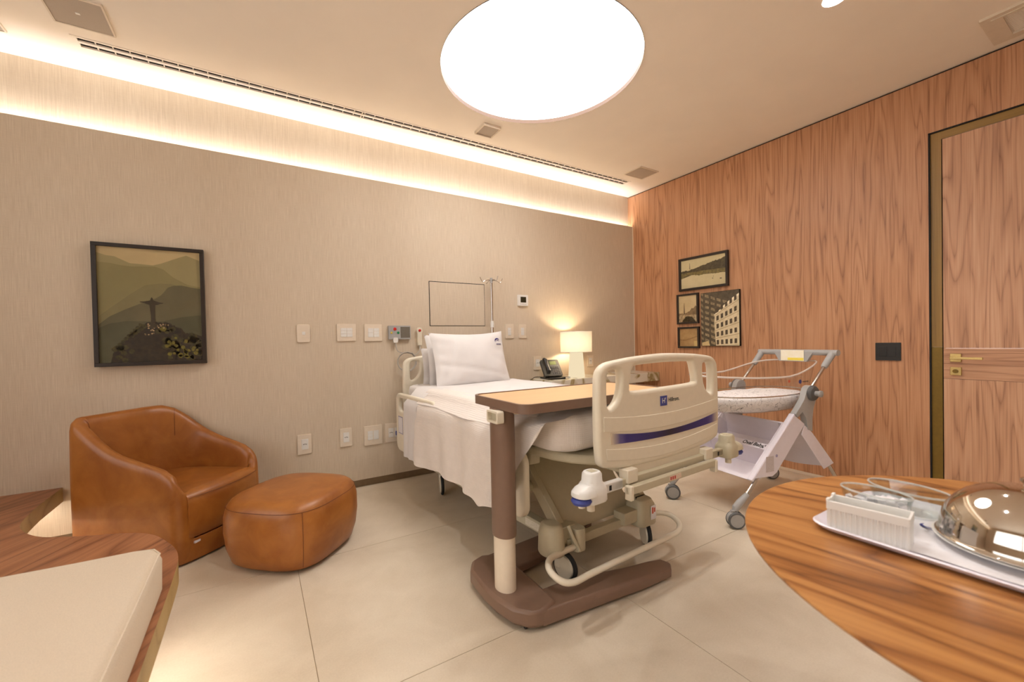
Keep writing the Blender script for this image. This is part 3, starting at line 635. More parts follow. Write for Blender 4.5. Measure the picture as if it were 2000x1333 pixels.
obj('footboard_tab', MB().box(-.235, .26, -1.013, -.985, .535, .59), M['cream'], fbo, bevel=.004)
def arc(x0, x1, ze, zm, n=20): return [(x0 + (x1 - x0) * k / n, zm + (ze - zm) * ((2 * k / n - 1) ** 2)) for k in range(n + 1)]
def strip(t, b, y, dy): 
    m = MB(); n = len(t); v = [(x, y, z) for x, z in t] + [(x, y, z) for x, z in b] + [(x, y + dy, z) for x, z in t] + [(x, y + dy, z) for x, z in b]; f = []
    for i in range(n - 1): f += [(i, i + 1, n + i + 1, n + i), (i, 2 * n + i, 2 * n + i + 1, i + 1), (n + i, n + i + 1, 3 * n + i + 1, 3 * n + i)]
    f += [(0, n, 3 * n, 2 * n), (n - 1, 3 * n - 1, 4 * n - 1, 2 * n - 1)]
    return m.add(v, f)
obj('raised_panel', strip(arc(-.385, .395, .79, .765), arc(-.385, .395, .735, .708), -1.0222, .0035), M['cream'], fbo, bevel=.0015, smooth=60)
obj('lower_panel', strip(arc(-.375, .39, .67, .637), arc(-.37, .38, .625, .59), -1.0218, .003), M['cream'], fbo, bevel=.0015, smooth=60)
obj('blue_stripe', strip(arc(-.35, .395, .725, .692), arc(-.35, .395, .683, .667), -1.0216, .003), M['stripe'], fbo, smooth=60)
lg = MB().box(-.044, .001, -1.0218, -1.0202, .796, .837)
obj('logo_square', lg, M['blue'], fbo, label='small blue logo square')
obj('logo_letter', MB().text("H'", .030, T(-.021, -1.0222, .816) @ WALLTXT, bold=.0004), M['white'], fbo)
obj('logo_text', MB().text('Hillrom.', .024, T(.050, -1.0212, .817) @ WALLTXT, bold=.0004), M['inkblack'], fbo)
# headboard (mirror of the footboard, a little taller)
hb = [(x, z - .02) for x, z in outer]; hb = [(x * 1.04, z) for x, z in hb]
obj('headboard', rounded_plate(hb, [[(x * 1.04, z - .02) for x, z in h] for h in holes], .93, .966, .0145), M['cream'], bed, smooth=60)
# crossbar with corner bumpers
pieces('crossbar', MB().box(-.40, .42, -1.035, -1.01, .515, .545).box(-.30, .30, -1.068, -1.045, .492, .522), M['bedframe'], bed, bevel=.003)
pieces('bar_end', MB().box(-.30, -.28, -1.07, -1.04, .47, .525).box(.285, .305, -1.07, -1.04, .465, .52).box(-.285, -.225, -1.045, -1.0, .525, .578).box(.25, .31, -1.045, -1.0, .52, .57), M['cream'], bed, bevel=.004)
obj('warning_label', MB().box(-.06, .02, -1.0695, -1.068, .498, .517), pm((214, 190, 168), (226, 206, 186), 300), bed)
lb = MB()
for k, mm in ((0, 0), (1, 0), (2, 0)): lb.box(-.055 + k * .014, -.046 + k * .014, -1.0702, -1.0695, .501, .514)
pieces('warning_mark', lb, plain('label_red', (190, 70, 60), .5), bed)
for s in (-1, 1):
    xb = .46 * s; oa = .07 * s
    bm = MB()
    sec = lambda z, x0, x1, y0, y1, r: [(x, y, z) for x, y in rrect(min(x0, x1), max(x0, x1), y0, y1, r, 4)]
    bm.loft([sec(.500, xb - .042, xb + .042, -1.065, -.99, .02), sec(.508, xb - .046, xb + .046, -1.07, -.985, .022), sec(.548, xb - .046, xb + .046, -1.07, -.985, .024), sec(.562, xb - .042, xb + .042, -1.066, -.989, .026), sec(.572, xb - .036, xb + .036, -1.061, -.994, .028), sec(.600, xb - .034, xb + .034, -1.06, -.996, .028), sec(.608, xb - .028, xb + .028, -1.054, -1.002, .022)])
    xo0, xo1 = xb + .0 * s, xb + .092 * s
    bm.loft([sec(.532, xo0, xo1, -1.075, -.995, .034), sec(.548, xo0, xo1, -1.072, -.998, .034), sec(.560, xo0, xo1 - .012 * s, -1.064, -1.004, .028), sec(.568, xo0, xo1 - .03 * s, -1.054, -1.012, .018)])
    b = obj('bumper', bm, M['white'] if s < 0 else M['bedframe'], bed, bevel=.002)
    obj('bumper_socket', MB().box(xb - .015, xb + .015, -1.043, -1.013, .6082, .6092), M['bedframe'], b)
    obj('bumper_roller', MB().lathe([(.016, 0), (.032, .004), (.037, .014), (.032, .024), (.016, .030)], 24, (xb + .060 * s, -1.035, .503)), M['blue'], b)
    pieces('bumper_peg', MB().cyl((xb + .01 * s, -1.03, .468), (xb + .01 * s, -1.03, .495), .014).cyl((xb + .060 * s, -1.035, .492), (xb + .060 * s, -1.035, .503), .012), M['cream'], b)
    obj('lock_mark', MB().box(xb - s * .088 - .006, xb - s * .088 + .006, -1.0362, -1.0352, .520, .538), M['inkblack'], b)
    obj('bumper_arm', MB().box(min(xb - s * .05, xb - s * .16), max(xb - s * .05, xb - s * .16), -1.035, -1.012, .512, .548), M['white'] if s < 0 else M['bedframe'], b, bevel=.003)
# deck
dk = [(-.43, .90), (-.43, -.55)] + [(-.43 + .26 * (1 - cos(radians(a))), -.55 - .36 * sin(radians(a))) for a in range(15, 91, 15)] + [(.43 - .26 * (1 - cos(radians(a))), -.55 - .36 * sin(radians(a))) for a in range(90, 14, -15)] + [(.43, -.55), (.43, .90)]
dkm = MB().prism(dk, .575, .615); dkm.v = [(x, y, z - max(0, -.55 - y) * .06) for x, y, z in dkm.v]
obj('deck', dkm, M['bedframe'], bed, bevel=.01, seg=2)
pieces('deck_bracket', MB().box(-.43, -.38, -.62, -.52, .61, .655).box(-.41, -.35, -.60, -.50, .515, .58), M['bedframe'], bed, bevel=.008)
obj('foot_support', MB().box(-.25, .25, -1.0, -.80, .545, .56), M['bedframe'], bed, bevel=.003)
# lift arms, cross tube and base
def beam(p, q, w_, h_): 
    p = Vector(p); q = Vector(q); d = (q - p).normalized(); a = d.cross(Vector((0, 0, 1))).normalized(); u = a.cross(d)
    c = [a * w_ * i + u * h_ * j for i, j in ((-1, -1), (1, -1), (1, 1), (-1, 1))]
    return MB().loft([[tuple(p + k) for k in c], [tuple(q + k) for k in c]])
for x in (-.29, .29): obj('lift_arm', beam((x, -.30, .56), (x, -.68, .19), .018, .03), M['bedframe'], bed, bevel=.004)
obj('lift_panel', MB().loft([[(-.27, -.30, .55), (.27, -.30, .55), (.27, -.30, .57), (-.27, -.30, .57)], [(-.27, -.66, .19), (.20, -.66, .19), (.20, -.655, .21), (-.27, -.655, .21)]]), M['bedframe'], bed)
obj('cross_tube', MB().cyl((-.44, -.46, .365), (-.29, -.46, .365), .026).cyl((-.30, -.46, .365), (-.27, -.46, .365), .032).cyl((-.28, -.46, .365), (.36, -.46, .365), .02), M['bedframe'], bed)
for x in (-.30, .28): obj('base_rail', MB().box(x - .025, x + .025, -.70, .72, .16, .215), M['bedframe'], bed, bevel=.004)
obj('rail_label', MB().box(-.3262, -.3255, -.60, -.44, .17, .205), pm((228, 220, 204), (210, 200, 180), 150), bed)
pieces('base_crossbar', MB().box(-.30, .28, -.72, -.68, .15, .19).box(-.30, .28, .62, .66, .15, .19), M['bedframe'], bed, bevel=.004)
obj('lift_arm_head', beam((-.20, .20, .57), (-.20, .60, .2), .02, .03), M['bedframe'], bed, bevel=.004)
def caster(x, y, turn=0, cover=None):
    c = thing('castor', None, None); 
    for k in ('label', 'category'): 
        if k in c: del c[k]
    c.parent = bed; c.location = (x, y, 0); c.rotation_euler = (0, 0, radians(turn))
    obj('tyre', MB().tube([(0, .056 * cos(2 * pi * k / 32), .066 + .056 * sin(2 * pi * k / 32)) for k in range(32)], .0105, 8, closed=True, flat=1.25), M['rubber'], c)
    obj('wheel_cover', MB().lathe([(.030, -.019), (.050, -.017), (.0535, -.008), (.0535, .008), (.050, .017), (.030, .019)], 32, M=T(0, 0, .066) @ RY(90)), M['cream'], c)
    obj('stem', MB().box(-.020, .020, .008, .048, .05, .15), M['cream'], c, bevel=.008)
    return c
for x, y, a in ((-.301, -.70, 8), (.25, -.715, -32), (-.286, .60, -20), (.27, .62, 10)): caster(x, y, a)
for s, x, y in ((-1, -.325, -.70), (1, .20, -.71)):
    hz = MB()
    rg_ = lambda z, e, x0, y0, rx, ry: [(x0 + (rx + e) * cos(2 * pi * k / 24), y0 + (ry + e) * sin(2 * pi * k / 24), z) for k in range(24)]
    if s < 0:
        hz.loft([rg_(z, e, x - .045, y + .01, .052, .062) for z, e in ((.145, 0), (.155, .004), (.235, .0), (.268, -.008), (.278, -.02))])
        hz.loft([[(px, py, z) for px, py in rrect(x + .045, x + .105, y - .06, y + .04, .02, 4)] for z in (.14, .15, .225, .24)])
        hz.box(x - .05, x + .08, y - .01, y + .05, .17, .245)
    else:
        hz.loft([[(px, py, z) for px, py in rrect(x - .055 + e, x + .07 - e, y - .06 + e, y + .05 - e, .03, 4)] for z, e in ((.135, 0), (.145, -.004), (.235, 0), (.262, .012), (.27, .03))])
        hz.box(x - .15, x - .03, y - .035, y + .035, .165, .225)
    h_ = obj('castor_housing', hz, M['bedframe'], bed, bevel=.003, smooth=45)
    if s > 0:
        obj('brake_label', MB().box(x + .012, x + .052, y - .0655, y - .0645, .165, .235), M['paper'], h_)
        pieces('brake_mark', MB().box(x + .02, x + .032, y - .0662, y - .0655, .195, .226).box(x + .036, x + .046, y - .0662, y - .0655, .20, .222), plain('label_red2', (196, 84, 60), .5), h_)
    else:
        obj('pedal_rod', MB().tube(catmull([(x + .02, y - .03, .26), (x + .025, y - .05, .22), (x + .05, y - .055, .17), (x + .055, y - .06, .15)], 4), .008, 8), M['bedframe'], h_)
hpth = catmull([(-.27, -.735, .16), (-.36, -.745, .165), (-.44, -.76, .165), (-.475, -.80, .15), (-.46, -.85, .125), (-.41, -.87, .112), (-.30, -.868, .112), (0, -.866, .112), (.22, -.864, .112), (.31, -.86, .115), (.365, -.83, .128), (.375, -.78, .148), (.34, -.745, .16), (.27, -.73, .165), (.20, -.73, .165)], 6)
obj('pedal_bar', MB().tube(hpth, .0135, 12), M['cream'], bed)
# side rails, head end and lowered foot end
def rail(x, y0, y1, z0, z1, hole=True, nm='side_rail'):
    o_ = rrect(y0, y1, z0, z1, .06, 5); hs = [rrect(y0 + .045, y1 - .05, z1 - .13, z1 - .035, .035, 4)] if hole else []
    return obj(nm, rounded_plate(o_, hs, x - .016, x + .016, .011, 4, 'x', 0), M['cream'], bed, smooth=60)
r1 = rail(-.49, .20, .895, .30, .72); rail(.49, .20, .895, .30, .72)
obj('rail_sticker', MB().box(-.5072, -.5064, .755, .845, .43, .555), pm((150, 144, 170), (176, 170, 190), 120), r1)
obj('rail_sticker_paper', MB().box(-.508, -.5073, .761, .839, .437, .548), M['paper'], r1)
rail(-.472, -.66, -.28, .30, .60, False); rail(.472, -.66, -.28, .30, .60, False)
obj('rail_control', MB().box(-.485, -.45, .60, .70, .60, .67), M['greydk'], bed, bevel=.006)
# mattress, sheets, bedspread
def srect(hx, hy, r, z, cx=0, cy=0, k=6): return [(cx + x, cy + y, z) for x, y in rrect(-hx, hx, -hy, hy, r, k)]
mt = thing('mattress', 'white sheeted hospital mattress on the bed deck', 'mattress', (BO[0], BO[1], .615), BR)
mrings = [srect(.415, .855, .08, .002, cy=.03), srect(.428, .868, .09, .02, cy=.03), srect(.430, .870, .09, .12, cy=.03), srect(.424, .864, .09, .145, cy=.03), srect(.405, .845, .08, .154, cy=.03)]
obj('cover', MB().loft(mrings), M['sheet'], mt, smooth=60)

bs_ = thing('bedspread', 'white waffle cotton bedspread draped over the bed side', 'bedspread', (BO[0], BO[1], 0), BR)
prof_l = [0.0, .05, .12, .2, .3, .4, .5, .6, .7, .78, .84, .9, .95, 1.0]
def side(s, hem_fn, y0, y1, ny, amp=1.0):
    rows = []
    for j in range(ny + 1):
        y = y0 + (y1 - y0) * j / ny; row = []; zh = hem_fn(y)
        for k, q in enumerate(prof_l):
            if q <= .12: # over the top edge
                x = -.36 - .075 * (q / .12); z = .776 - .012 * (q / .12) ** 2
            else:
                d = (q - .12) / .88; z = .764 - (.764 - zh) * d
                fold = (.014 * sin(y * 17 + 1.2) + .009 * sin(y * 29 + d * 2) + .016 * sin(y * 9.5 - d * 1.5) + .012 * max(0, sin(y * 13 - d * .9)) ** 3 + .010) * (d ** .7) * amp
                x = -.440 - .085 * smooth01(d / .22) - .004 * d - fold - .008 * max(0, d - .85) / .15 * sin(y * 25)
            row.append((x * -s if s > 0 else x, y, z))
        rows.append(row)
    return rows
def hem(y): 
    base = .318 + .008 * sin(y * 13) - .026 * math.exp(-((y + .38) / .05) ** 2)
    return base if y > -.50 else min(.752, base + (-.50 - y) * 1.22)
bl_ = MB(); rows = side(-1, hem, .47, -.855, 90); bl_.loft(rows, False, False, closed=False)
bl_.loft(side(1, lambda y: .33, .47, -.6, 30), False, False, closed=False)
# turned-back band and the top
obj('drape', bl_, M['waffle'], bs_, sub=0, smooth=80, world=False)
fw = MB(); rr = []
for z, e, dy in ((.612, -.02, 0), (.622, .010, 0), (.66, .016, .004), (.73, .014, 0), (.762, .006, 0), (.776, -.03, 0)):
    pts = []
    for x, y in rrect(-.43 - e, .43 + e, -.84 - e, -.40, .10 + e, 8):
        wv = .006 * sin(x * 34 + z * 22) + .005 * sin(x * 61) if y < -.5 else 0
        pts.append((x, y + wv * (1 if .615 < z < .75 else .3), z - (.012 * sin(x * 9 + 1) if z < .63 else 0)))
    rr.append(pts)
fw.loft(rr, True, True)
obj('foot_wrap', fw, M['waffle'], bs_, smooth=70)
ts = thing('top_sheet', 'smooth white top sheet turned back across the bed below the pillows', 'sheet', (BO[0], BO[1], 0), BR)
def topfn(u, v):
    x = -.425 + .85 * u; y = .66 - 1.08 * v
    return (x, y, .776 + .004 * sin(x * 11 + y * 5) * sin(y * 7 + 2) - (.012 if abs(x) > .42 else 0))
tsm = MB().grid(topfn, 28, 30)
hd_rows = []
for j in range(9):
    y = .665 - .215 * j / 8; row = []
    for q in prof_l:
        d = max(0, (q - .12) / .88); z = .776 - .012 * (min(q, .12) / .12) ** 2 if q <= .12 else .764 - (.764 - .305) * d
        x = -.36 - .080 * (q / .12) if q <= .12 else -.447 - .086 * smooth01(d / .22) - .006 * d - .006 * sin(j * 1.9) * d
        row.append((x, y - .03 * (1 - d) * (1 if j > 3 else .3), z))
    hd_rows.append(row)
tsm.loft(hd_rows, False, False, closed=False)
obj('sheet_top', tsm, M['sheet'], ts, smooth=80)
tb = []
for j in range(50):
    y = .462 - 1.17 * j / 49; row = []
    for q in range(8):
        d = q / 7
        z = .7795 - .011 * (min(d, .35) / .35) ** 2 if d <= .35 else .7685 - (.7685 - .690 - .005 * sin(y * 8)) * (d - .35) / .65
        x = -.36 - .084 * (d / .35) if d <= .35 else -.449 - .085 * smooth01((.764 - z) / .1) - .003 * sin(y * 26)
        row.append((x, y, z))
    tb.append(row)
obj('turned_band', MB().loft(tb, False, False, closed=False), M['waffle'], bs_, smooth=80)

# pillows
def pillow(name, label, loc, tilt, w_, h_, t_, seed, rz=0, puff=1.0):
    r = random.Random(seed); ph_ = [r.uniform(0, 6) for _ in range(8)]
    root = thing(name, label, 'pillow', loc, BR + radians(rz), group='pillows stacked at the head of the bed')
    def surf(sgn):
        def fn(u, v):
            a, b = 2 * u - 1, 2 * v - 1
            ed = (1 - abs(a) ** 2.6) * (1 - abs(b) ** 2.4); th = t_ * max(0, ed) ** .62
            x = a * w_ / 2 * (1 - .05 * (1 - b * b)); z = b * h_ / 2 * (1 - (.13 if b > 0 else .05) * (1 - a * a) - (.06 if b > 0 and a < 0 else 0) * a * a * abs(b))
            wr_ = .006 * sin(a * 4 + b * 3 + ph_[0]) + .004 * sin(a * 8 - b * 5 + ph_[1]) * abs(a) + .0045 * sin(b * 15 + a * 7 + ph_[2]) * abs(a) ** 3 + .004 * sin(a * 17 - b * 3 + ph_[3]) * abs(b) ** 3
            crease = .010 * math.exp(-((a + .62 - .25 * b) / .06) ** 2) + .008 * math.exp(-((b + .5 + .3 * a) / .07) ** 2)
            return (x, sgn * (th / 2 + (wr_ - crease) * min(1, ed * 3) * puff), z)
        return fn
    Mx = RX(tilt); mb = MB(); mb.grid(surf(-1), 36, 26, M=Mx); mb.grid(surf(1), 36, 26, M=Mx)
    obj('pillowcase', mb, M['sheet'], root, smooth=80)
    return root, surf(-1), Mx
p1, s1, M1 = pillow('pillow', 'front white pillow printed with a small navy logo', (-2.300, -.462, .962), -16, .645, .42, .15, 4, rz=2)
pillow('pillow', 'white pillow pressed behind the logo pillow, its edge showing at the left', (-2.287, -.338, .955), -12, .66, .40, .10, 9, rz=1)
pillow('pillow', 'third white pillow rolled low against the headboard', (-2.31, -.243, .90), -6, .62, .30, .08, 12, rz=0)
lgm = MB()
def onp(u, v, e=.0035): q = s1(u, v); return (q[0], q[1] - e, q[2])
def ringp(cu, cv, ru, rv, a0, a1, wd, n=16):
    rows = []
    for k in range(n + 1):
        a = radians(a0 + (a1 - a0) * k / n); wk = wd * sin(pi * (k + .6) / (n + 1.2))
        rows.append([onp(cu + ru * cos(a), cv + rv * sin(a)), onp(cu + (ru - wk) * cos(a), cv + (rv - wk * 1.3) * sin(a))])
    return rows
lgm.loft(ringp(.875, .80, .042, .055, 10, 215, .022), False, False, closed=False, M=M1)
lgm.loft(ringp(.885, .785, .022, .030, -10, 190, .010), False, False, closed=False, M=M1)
for k in range(7): u = .85 + k * .0125; lgm.add([onp(u, .715), onp(u + .009, .715), onp(u + .009, .738), onp(u, .738)], [(0, 1, 2, 3)], M=M1)
obj('logo', lgm, M['navy'], p1, label='small navy swirl logo with a line of tiny print')

# ------------------------------------------------------------------ overbed table
ot = thing('overbed_table', 'rolling overbed table with maple top and brown column beside the bed', 'table', (-2.83, -1.80, 0))
top = rrect(-2.872, -2.035, -2.015, -1.60, .05, 6)
tp = obj('table_top', MB().prism([(x, y) for x, y in rrect(-2.862, -2.045, -2.005, -1.61, .042, 6)], .826, .8445), M['laminate'], ot, world=True, bevel=.001)
obj('top_edge', MB().prism(top, .812, .848, [rrect(-2.862, -2.045, -2.005, -1.61, .042, 6)]), M['taupe'], tp, world=True, bevel=.004, seg=3)
obj('top_underside', MB().prism(rrect(-2.86, -2.05, -2.0, -1.615, .04, 5), .812, .826), M['taupe'], tp, world=True)
obj('support_arm', MB().box(-2.82, -2.15, -1.86, -1.76, .785, .8115), M['bedframe'], ot, world=True, bevel=.008)
cq = lambda rx, ry, z, n=32: [(-2.841 + rx * cos(2 * pi * k / n) * (1 if abs(cos(2 * pi * k / n)) < 2 else 1), -1.812 + ry * sin(2 * pi * k / n), z) for k in range(n)]
obj('column', MB().loft([cq(.046, .056, .30), cq(.047, .057, .31), cq(.047, .057, .812)]), M['taupe'], ot, world=True)
obj('inner_column', MB().loft([cq(.041, .051, .08), cq(.041, .051, .31)]), M['taupelt'], ot, world=True)
hdl = obj('release_handle', MB().prism(rrect(-1.885, -1.80, .762, .81, .008, 3), -2.905, -2.875, [rrect(-1.877, -1.81, .772, .803, .004, 2)], axis='x'), M['cream'], ot, world=True, bevel=.003)
obj('handle_cup', MB().box(-2.888, -2.876, -1.878, -1.808, .771, .804), M['bedframe'], hdl, world=True)
bc = MB()
body = [(-2.905, -1.62), (-2.915, -1.75), (-2.91, -1.86), (-2.89, -1.945), (-2.85, -1.995), (-2.80, -2.012), (-2.72, -1.99), (-2.715, -1.86), (-2.715, -1.70), (-2.72, -1.57), (-2.80, -1.535), (-2.87, -1.56)]
bc.prism(body, .018, .082)
obj('base', bc, M['taupe'], ot, world=True, bevel=.012, seg=2)
arm1 = [(-2.80, -2.010), (-2.55, -2.032), (-2.30, -2.055), (-2.13, -2.060), (-2.095, -2.03), (-2.105, -1.985), (-2.17, -1.965), (-2.32, -1.94), (-2.50, -1.885), (-2.62, -1.87), (-2.76, -1.872)]
def armp(poly):
    m = MB(); n = len(poly); cx = sum(p[0] for p in poly) / n; cy = sum(p[1] for p in poly) / n
    rings = [[(cx + (x - cx) * e, cy + (y - cy) * f_, z) for x, y in poly] for z, e, f_ in ((.016, 1, 1), (.05, 1, 1), (.066, .99, .80))]
    for r_ in rings[2:3]:
        for i, p in enumerate(r_): r_[i] = (p[0], p[1], .072 - .016 * max(0, (p[0] + 2.7) / .6))
    return m.loft(rings)
obj('base_arm', armp(arm1), M['taupe'], ot, world=True, bevel=.004)
arm2 = [(-2.79, -1.535), (-2.55, -1.50), (-2.30, -1.46), (-2.13, -1.44), (-2.095, -1.47), (-2.10, -1.52), (-2.17, -1.545), (-2.32, -1.57), (-2.50, -1.64), (-2.62, -1.66), (-2.76, -1.665)]
obj('base_arm', armp(list(reversed(arm2))), M['taupe'], ot, world=True, bevel=.004)
cw = MB()
for x, y in ((-2.84, -1.60), (-2.84, -1.96), (-2.14, -2.02), (-2.14, -1.49)): cw.cyl((x - .01, y, .012), (x + .01, y, .012), .012, 12)
pieces('wheel', cw, M['rubber'], ot, world=True)

# ------------------------------------------------------------------ armchair (local -y is the front)
ac = thing('armchair', 'tan leather tub armchair against the fabric wall', 'armchair', (-4.082, -.312, 0), radians(50.3))
def chair_path():
    hw, yf, yb = .28, -.30, .30; pts = []
    def cnr(cx, cy, r, a0, a1, n):
        for k in range(n + 1): a = radians(a0 + (a1 - a0) * k / n); pts.append((cx + r * cos(a), cy + r * sin(a)))
    pts.append((-hw + .085, yf)); cnr(-hw + .05, yf + .05, .05, 270, 180, 5)
    for k in range(1, 9): pts.append((-hw - .045 * smooth01(k / 9), yf + .05 + (yb - .07 - yf - .05) * k / 9))
    cnr(-hw - .045 + .07, yb - .07, .07, 180, 90, 8)
    for k in range(1, 5): pts.append((-hw + .025 + (2 * hw - .285) * k / 5, yb))
    cnr(hw - .26, yb - .26 + .0, .26, 90, 0, 12)
    for k in range(1, 6): pts.append((hw + .004 * sin(pi * k / 6), yb - .26 - (yb - .26 - yf - .05) * k / 6))
    cnr(hw - .05, yf + .05, .05, 0, -90, 5); pts.append((hw - .085, yf)); return pts
cp = chair_path(); L_ = [0]
for a, b in zip(cp, cp[1:]): L_.append(L_[-1] + sqrt((a[0] - b[0]) ** 2 + (a[1] - b[1]) ** 2))
tot = L_[-1]
HT = [(0, .33), (.035, .365), (.075, .415), (.12, .455), (.165, .482), (.22, .50), (.30, .525), (.38, .555), (.46, .60), (.53, .66), (.60, .715), (.68, .742), (2, .742)]
def hgt(s):
    d = min(s, tot - s)
    for (a, za), (b, zb) in zip(HT, HT[1:]):
        if a <= d <= b: t = (d - a) / (b - a); return za + (zb - za) * t
rings = []; n = len(cp)
for i, (x, y) in enumerate(cp):
    a = cp[max(0, i - 1)]; b = cp[min(n - 1, i + 1)]; tx, ty = b[0] - a[0], b[1] - a[1]; l = sqrt(tx * tx + ty * ty); nx, ny = ty / l, -tx / l
    nx, ny = -nx, -ny                         # outward
    if nx * x + ny * y < 0: nx, ny = -nx, -ny
    z = hgt(L_[i]); th_w = .078; lean = .0
    P = lambda off, zz: (x + nx * off, y + ny * off, zz)
    tuck = -.016
    sect = [(tuck, .012), (-.004, .05), (.0, .12), (.002, z * .6), (-.001, z - .05), (-.006, z - .02), (-.02, z - .004), (-.038, z), (-.055, z - .005), (-.068, z - .022), (-.075, z - .055), (-.082, max(.30, z - .16)), (-.10, .28), (-.10, .10)]
    kf = .72 + .28 * smooth01((z - .5) / .2)
    rings.append([P(o_ * kf if o_ < -.01 else o_, zz) for o_, zz in sect])
shell = MB().loft(rings, True, True, closed=True)
obj('shell', shell, M['leather'], ac, smooth=60)
front = lambda e: [(-.225 + .45 * k / 12, -.30 - .035 * (1 - (2 * k / 12 - 1) ** 2) - e) for k in range(13)]
bs2 = [(x, y) for x, y in front(.0)] ; base_poly = [(-.255, -.29)] + bs2 + [(.255, -.29), (.25, .1), (.1, .25), (-.15, .25), (-.25, .1)]
obj('base', MB().prism([(x * .985, y * .985) for x, y in base_poly], .012, .118), M['leather'], ac, bevel=.008)
seat = MB(); sr = []
for z, e in ((.122, -.012), (.132, .0), (.20, .006), (.30, .006), (.335, .0), (.348, -.018), (.353, -.05)):
    poly = front(e) + [(.23 + e * .3, -.27), (.215 + e * .3, .05), (.13, .22), (-.15, .22), (-.215 - e * .3, .05), (-.23 - e * .3, -.27)]
    sr.append([(x * (1 if z < .34 else .98), y, z + (.010 if z > .34 else 0) * (1 - (x / .25) ** 2)) for x, y in poly])
seat.loft(sr); obj('seat_cushion', seat, M['leather'], ac, smooth=50)
obj('brand_tag', MB().box(-.200, -.170, -.3105, -.296, .095, .105), M['paper'], ac)
sm_ = MB()
sm_.tube([(x, y - .0075, .333) for x, y in front(0)], .0016, 5)
for fr_ in (.36, .655):
    ri = rings[int(n * fr_)]; sm_.tube([tuple(Vector(ri[k]) * .997) for k in (6, 7, 8, 9, 10, 11)], .0015, 5)
pieces('seam', sm_, M['seam'], ac)

# ------------------------------------------------------------------ ottoman
om = thing('ottoman', 'tan leather ottoman with rounded corners in front of the armchair', 'ottoman', (-3.53, -.80, 0), radians(47))
def sup(a, z, n_=3.2, k=56): return [(a * math.copysign(abs(cos(q)) ** (2 / n_), cos(q)), a * math.copysign(abs(sin(q)) ** (2 / n_), sin(q)), z) for q in [2 * pi * j / k for j in range(k)]]
rs_ = [sup(a, z) for a, z in ((.205, .010), (.232, .014), (.250, .03), (.268, .09), (.277, .17), (.276, .25), (.266, .295), (.252, .318), (.235, .331), (.20, .338), (.12, .344), (.02, .346))]
obj('body', MB().loft(rs_), M['leather'], om, smooth=60)
smo = MB(); smo.tube([(x * 1.002, y * 1.002, z) for x, y, z in sup(.2655, .298)], .0014, 5, closed=True)
for q in (45, 135, 225, 315):
    c_, s_ = math.copysign(abs(cos(radians(q))) ** (2 / 3.2), cos(radians(q))), math.copysign(abs(sin(radians(q))) ** (2 / 3.2), sin(radians(q)))
    smo.tube([(a * c_ * 1.001, a * s_ * 1.001, z) for a, z in ((.25, .03), (.268, .09), (.277, .17), (.276, .25), (.266, .295))], .0014, 5)
pieces('seam', smo, M['seam'], om)
pieces('foot', MB().cyl((-.15, -.15, 0), (-.15, -.15, .012), .02).cyl((.15, -.15, 0), (.15, -.15, .012), .02).cyl((.15, .15, 0), (.15, .15, .012), .02).cyl((-.15, .15, 0), (-.15, .15, .012), .02), M['black'], om)

# ------------------------------------------------------------------ bench and cushion
be = thing('bench', 'floating walnut bench with a curved edge and light glowing underneath', 'bench', (-4.6, -1.9, .235))
cv = catmull([(-4.625, -.30), (-4.60, -.56), (-4.545, -.70), (-4.46, -.81), (-4.361, -.872), (-4.28, -.915), (-4.195, -.95), (-4.122, -.993), (-4.063, -1.054), (-4.019, -1.13), (-3.973, -1.234), (-3.948, -1.33), (-3.940, -1.45), (-3.938, -1.7)], 5)
bp = [(XL + .01, -.002), (-4.628, -.002)] + [(x, y) for x, y in cv] + [(-3.938, -4.2), (XL + .01, -4.2)]
obj('platform', MB().prism(bp, .237, .316, m=0, mside=1), [M['walnut'], M['edge']], be, world=True, smooth=40)
pieces('plinth', MB().box(XL + .01, -4.95, -4.1, -.002, 0, .236).box(-4.96, -4.45, -4.1, -1.75, 0, .236), M['beige'], be, world=True)
pieces('led_strip', MB().box(-4.03, -4.015, -4.0, -1.35, .229, .2365).box(-4.72, -4.705, -.85, -.05, .229, .2365), M['under'], be, world=True)
cu = thing('bench_cushion', 'cream woven seat cushion on the walnut bench', 'cushion', (-4.5, -2.3, .3165))
cpoly = lambda e: [(XL + .02, -1.36 - e), (-4.6, -1.475 - e), (-4.317, -1.505 - e), (-4.159, -1.519 - e), (-4.03, -1.525 - e), (-3.975 - e * .6, -1.54 - e * .8), (-3.953 - e, -1.58 - e), (-3.951 - e, -1.9), (-3.951 - e, -4.1 + e), (XL + .02, -4.1 + e)]
obj('pad', MB().loft([[(x, y, z) for x, y in cpoly(e)] for z, e in ((.3175, .012), (.325, .002), (.42, .0), (.438, .006), (.448, .022))]), M['cushion'], cu, world=True, smooth=50)
obj('piping', MB().tube([(x, y, .439) for x, y in cpoly(.005)], .003, 6, closed=True), M['cushion'], cu, world=True)

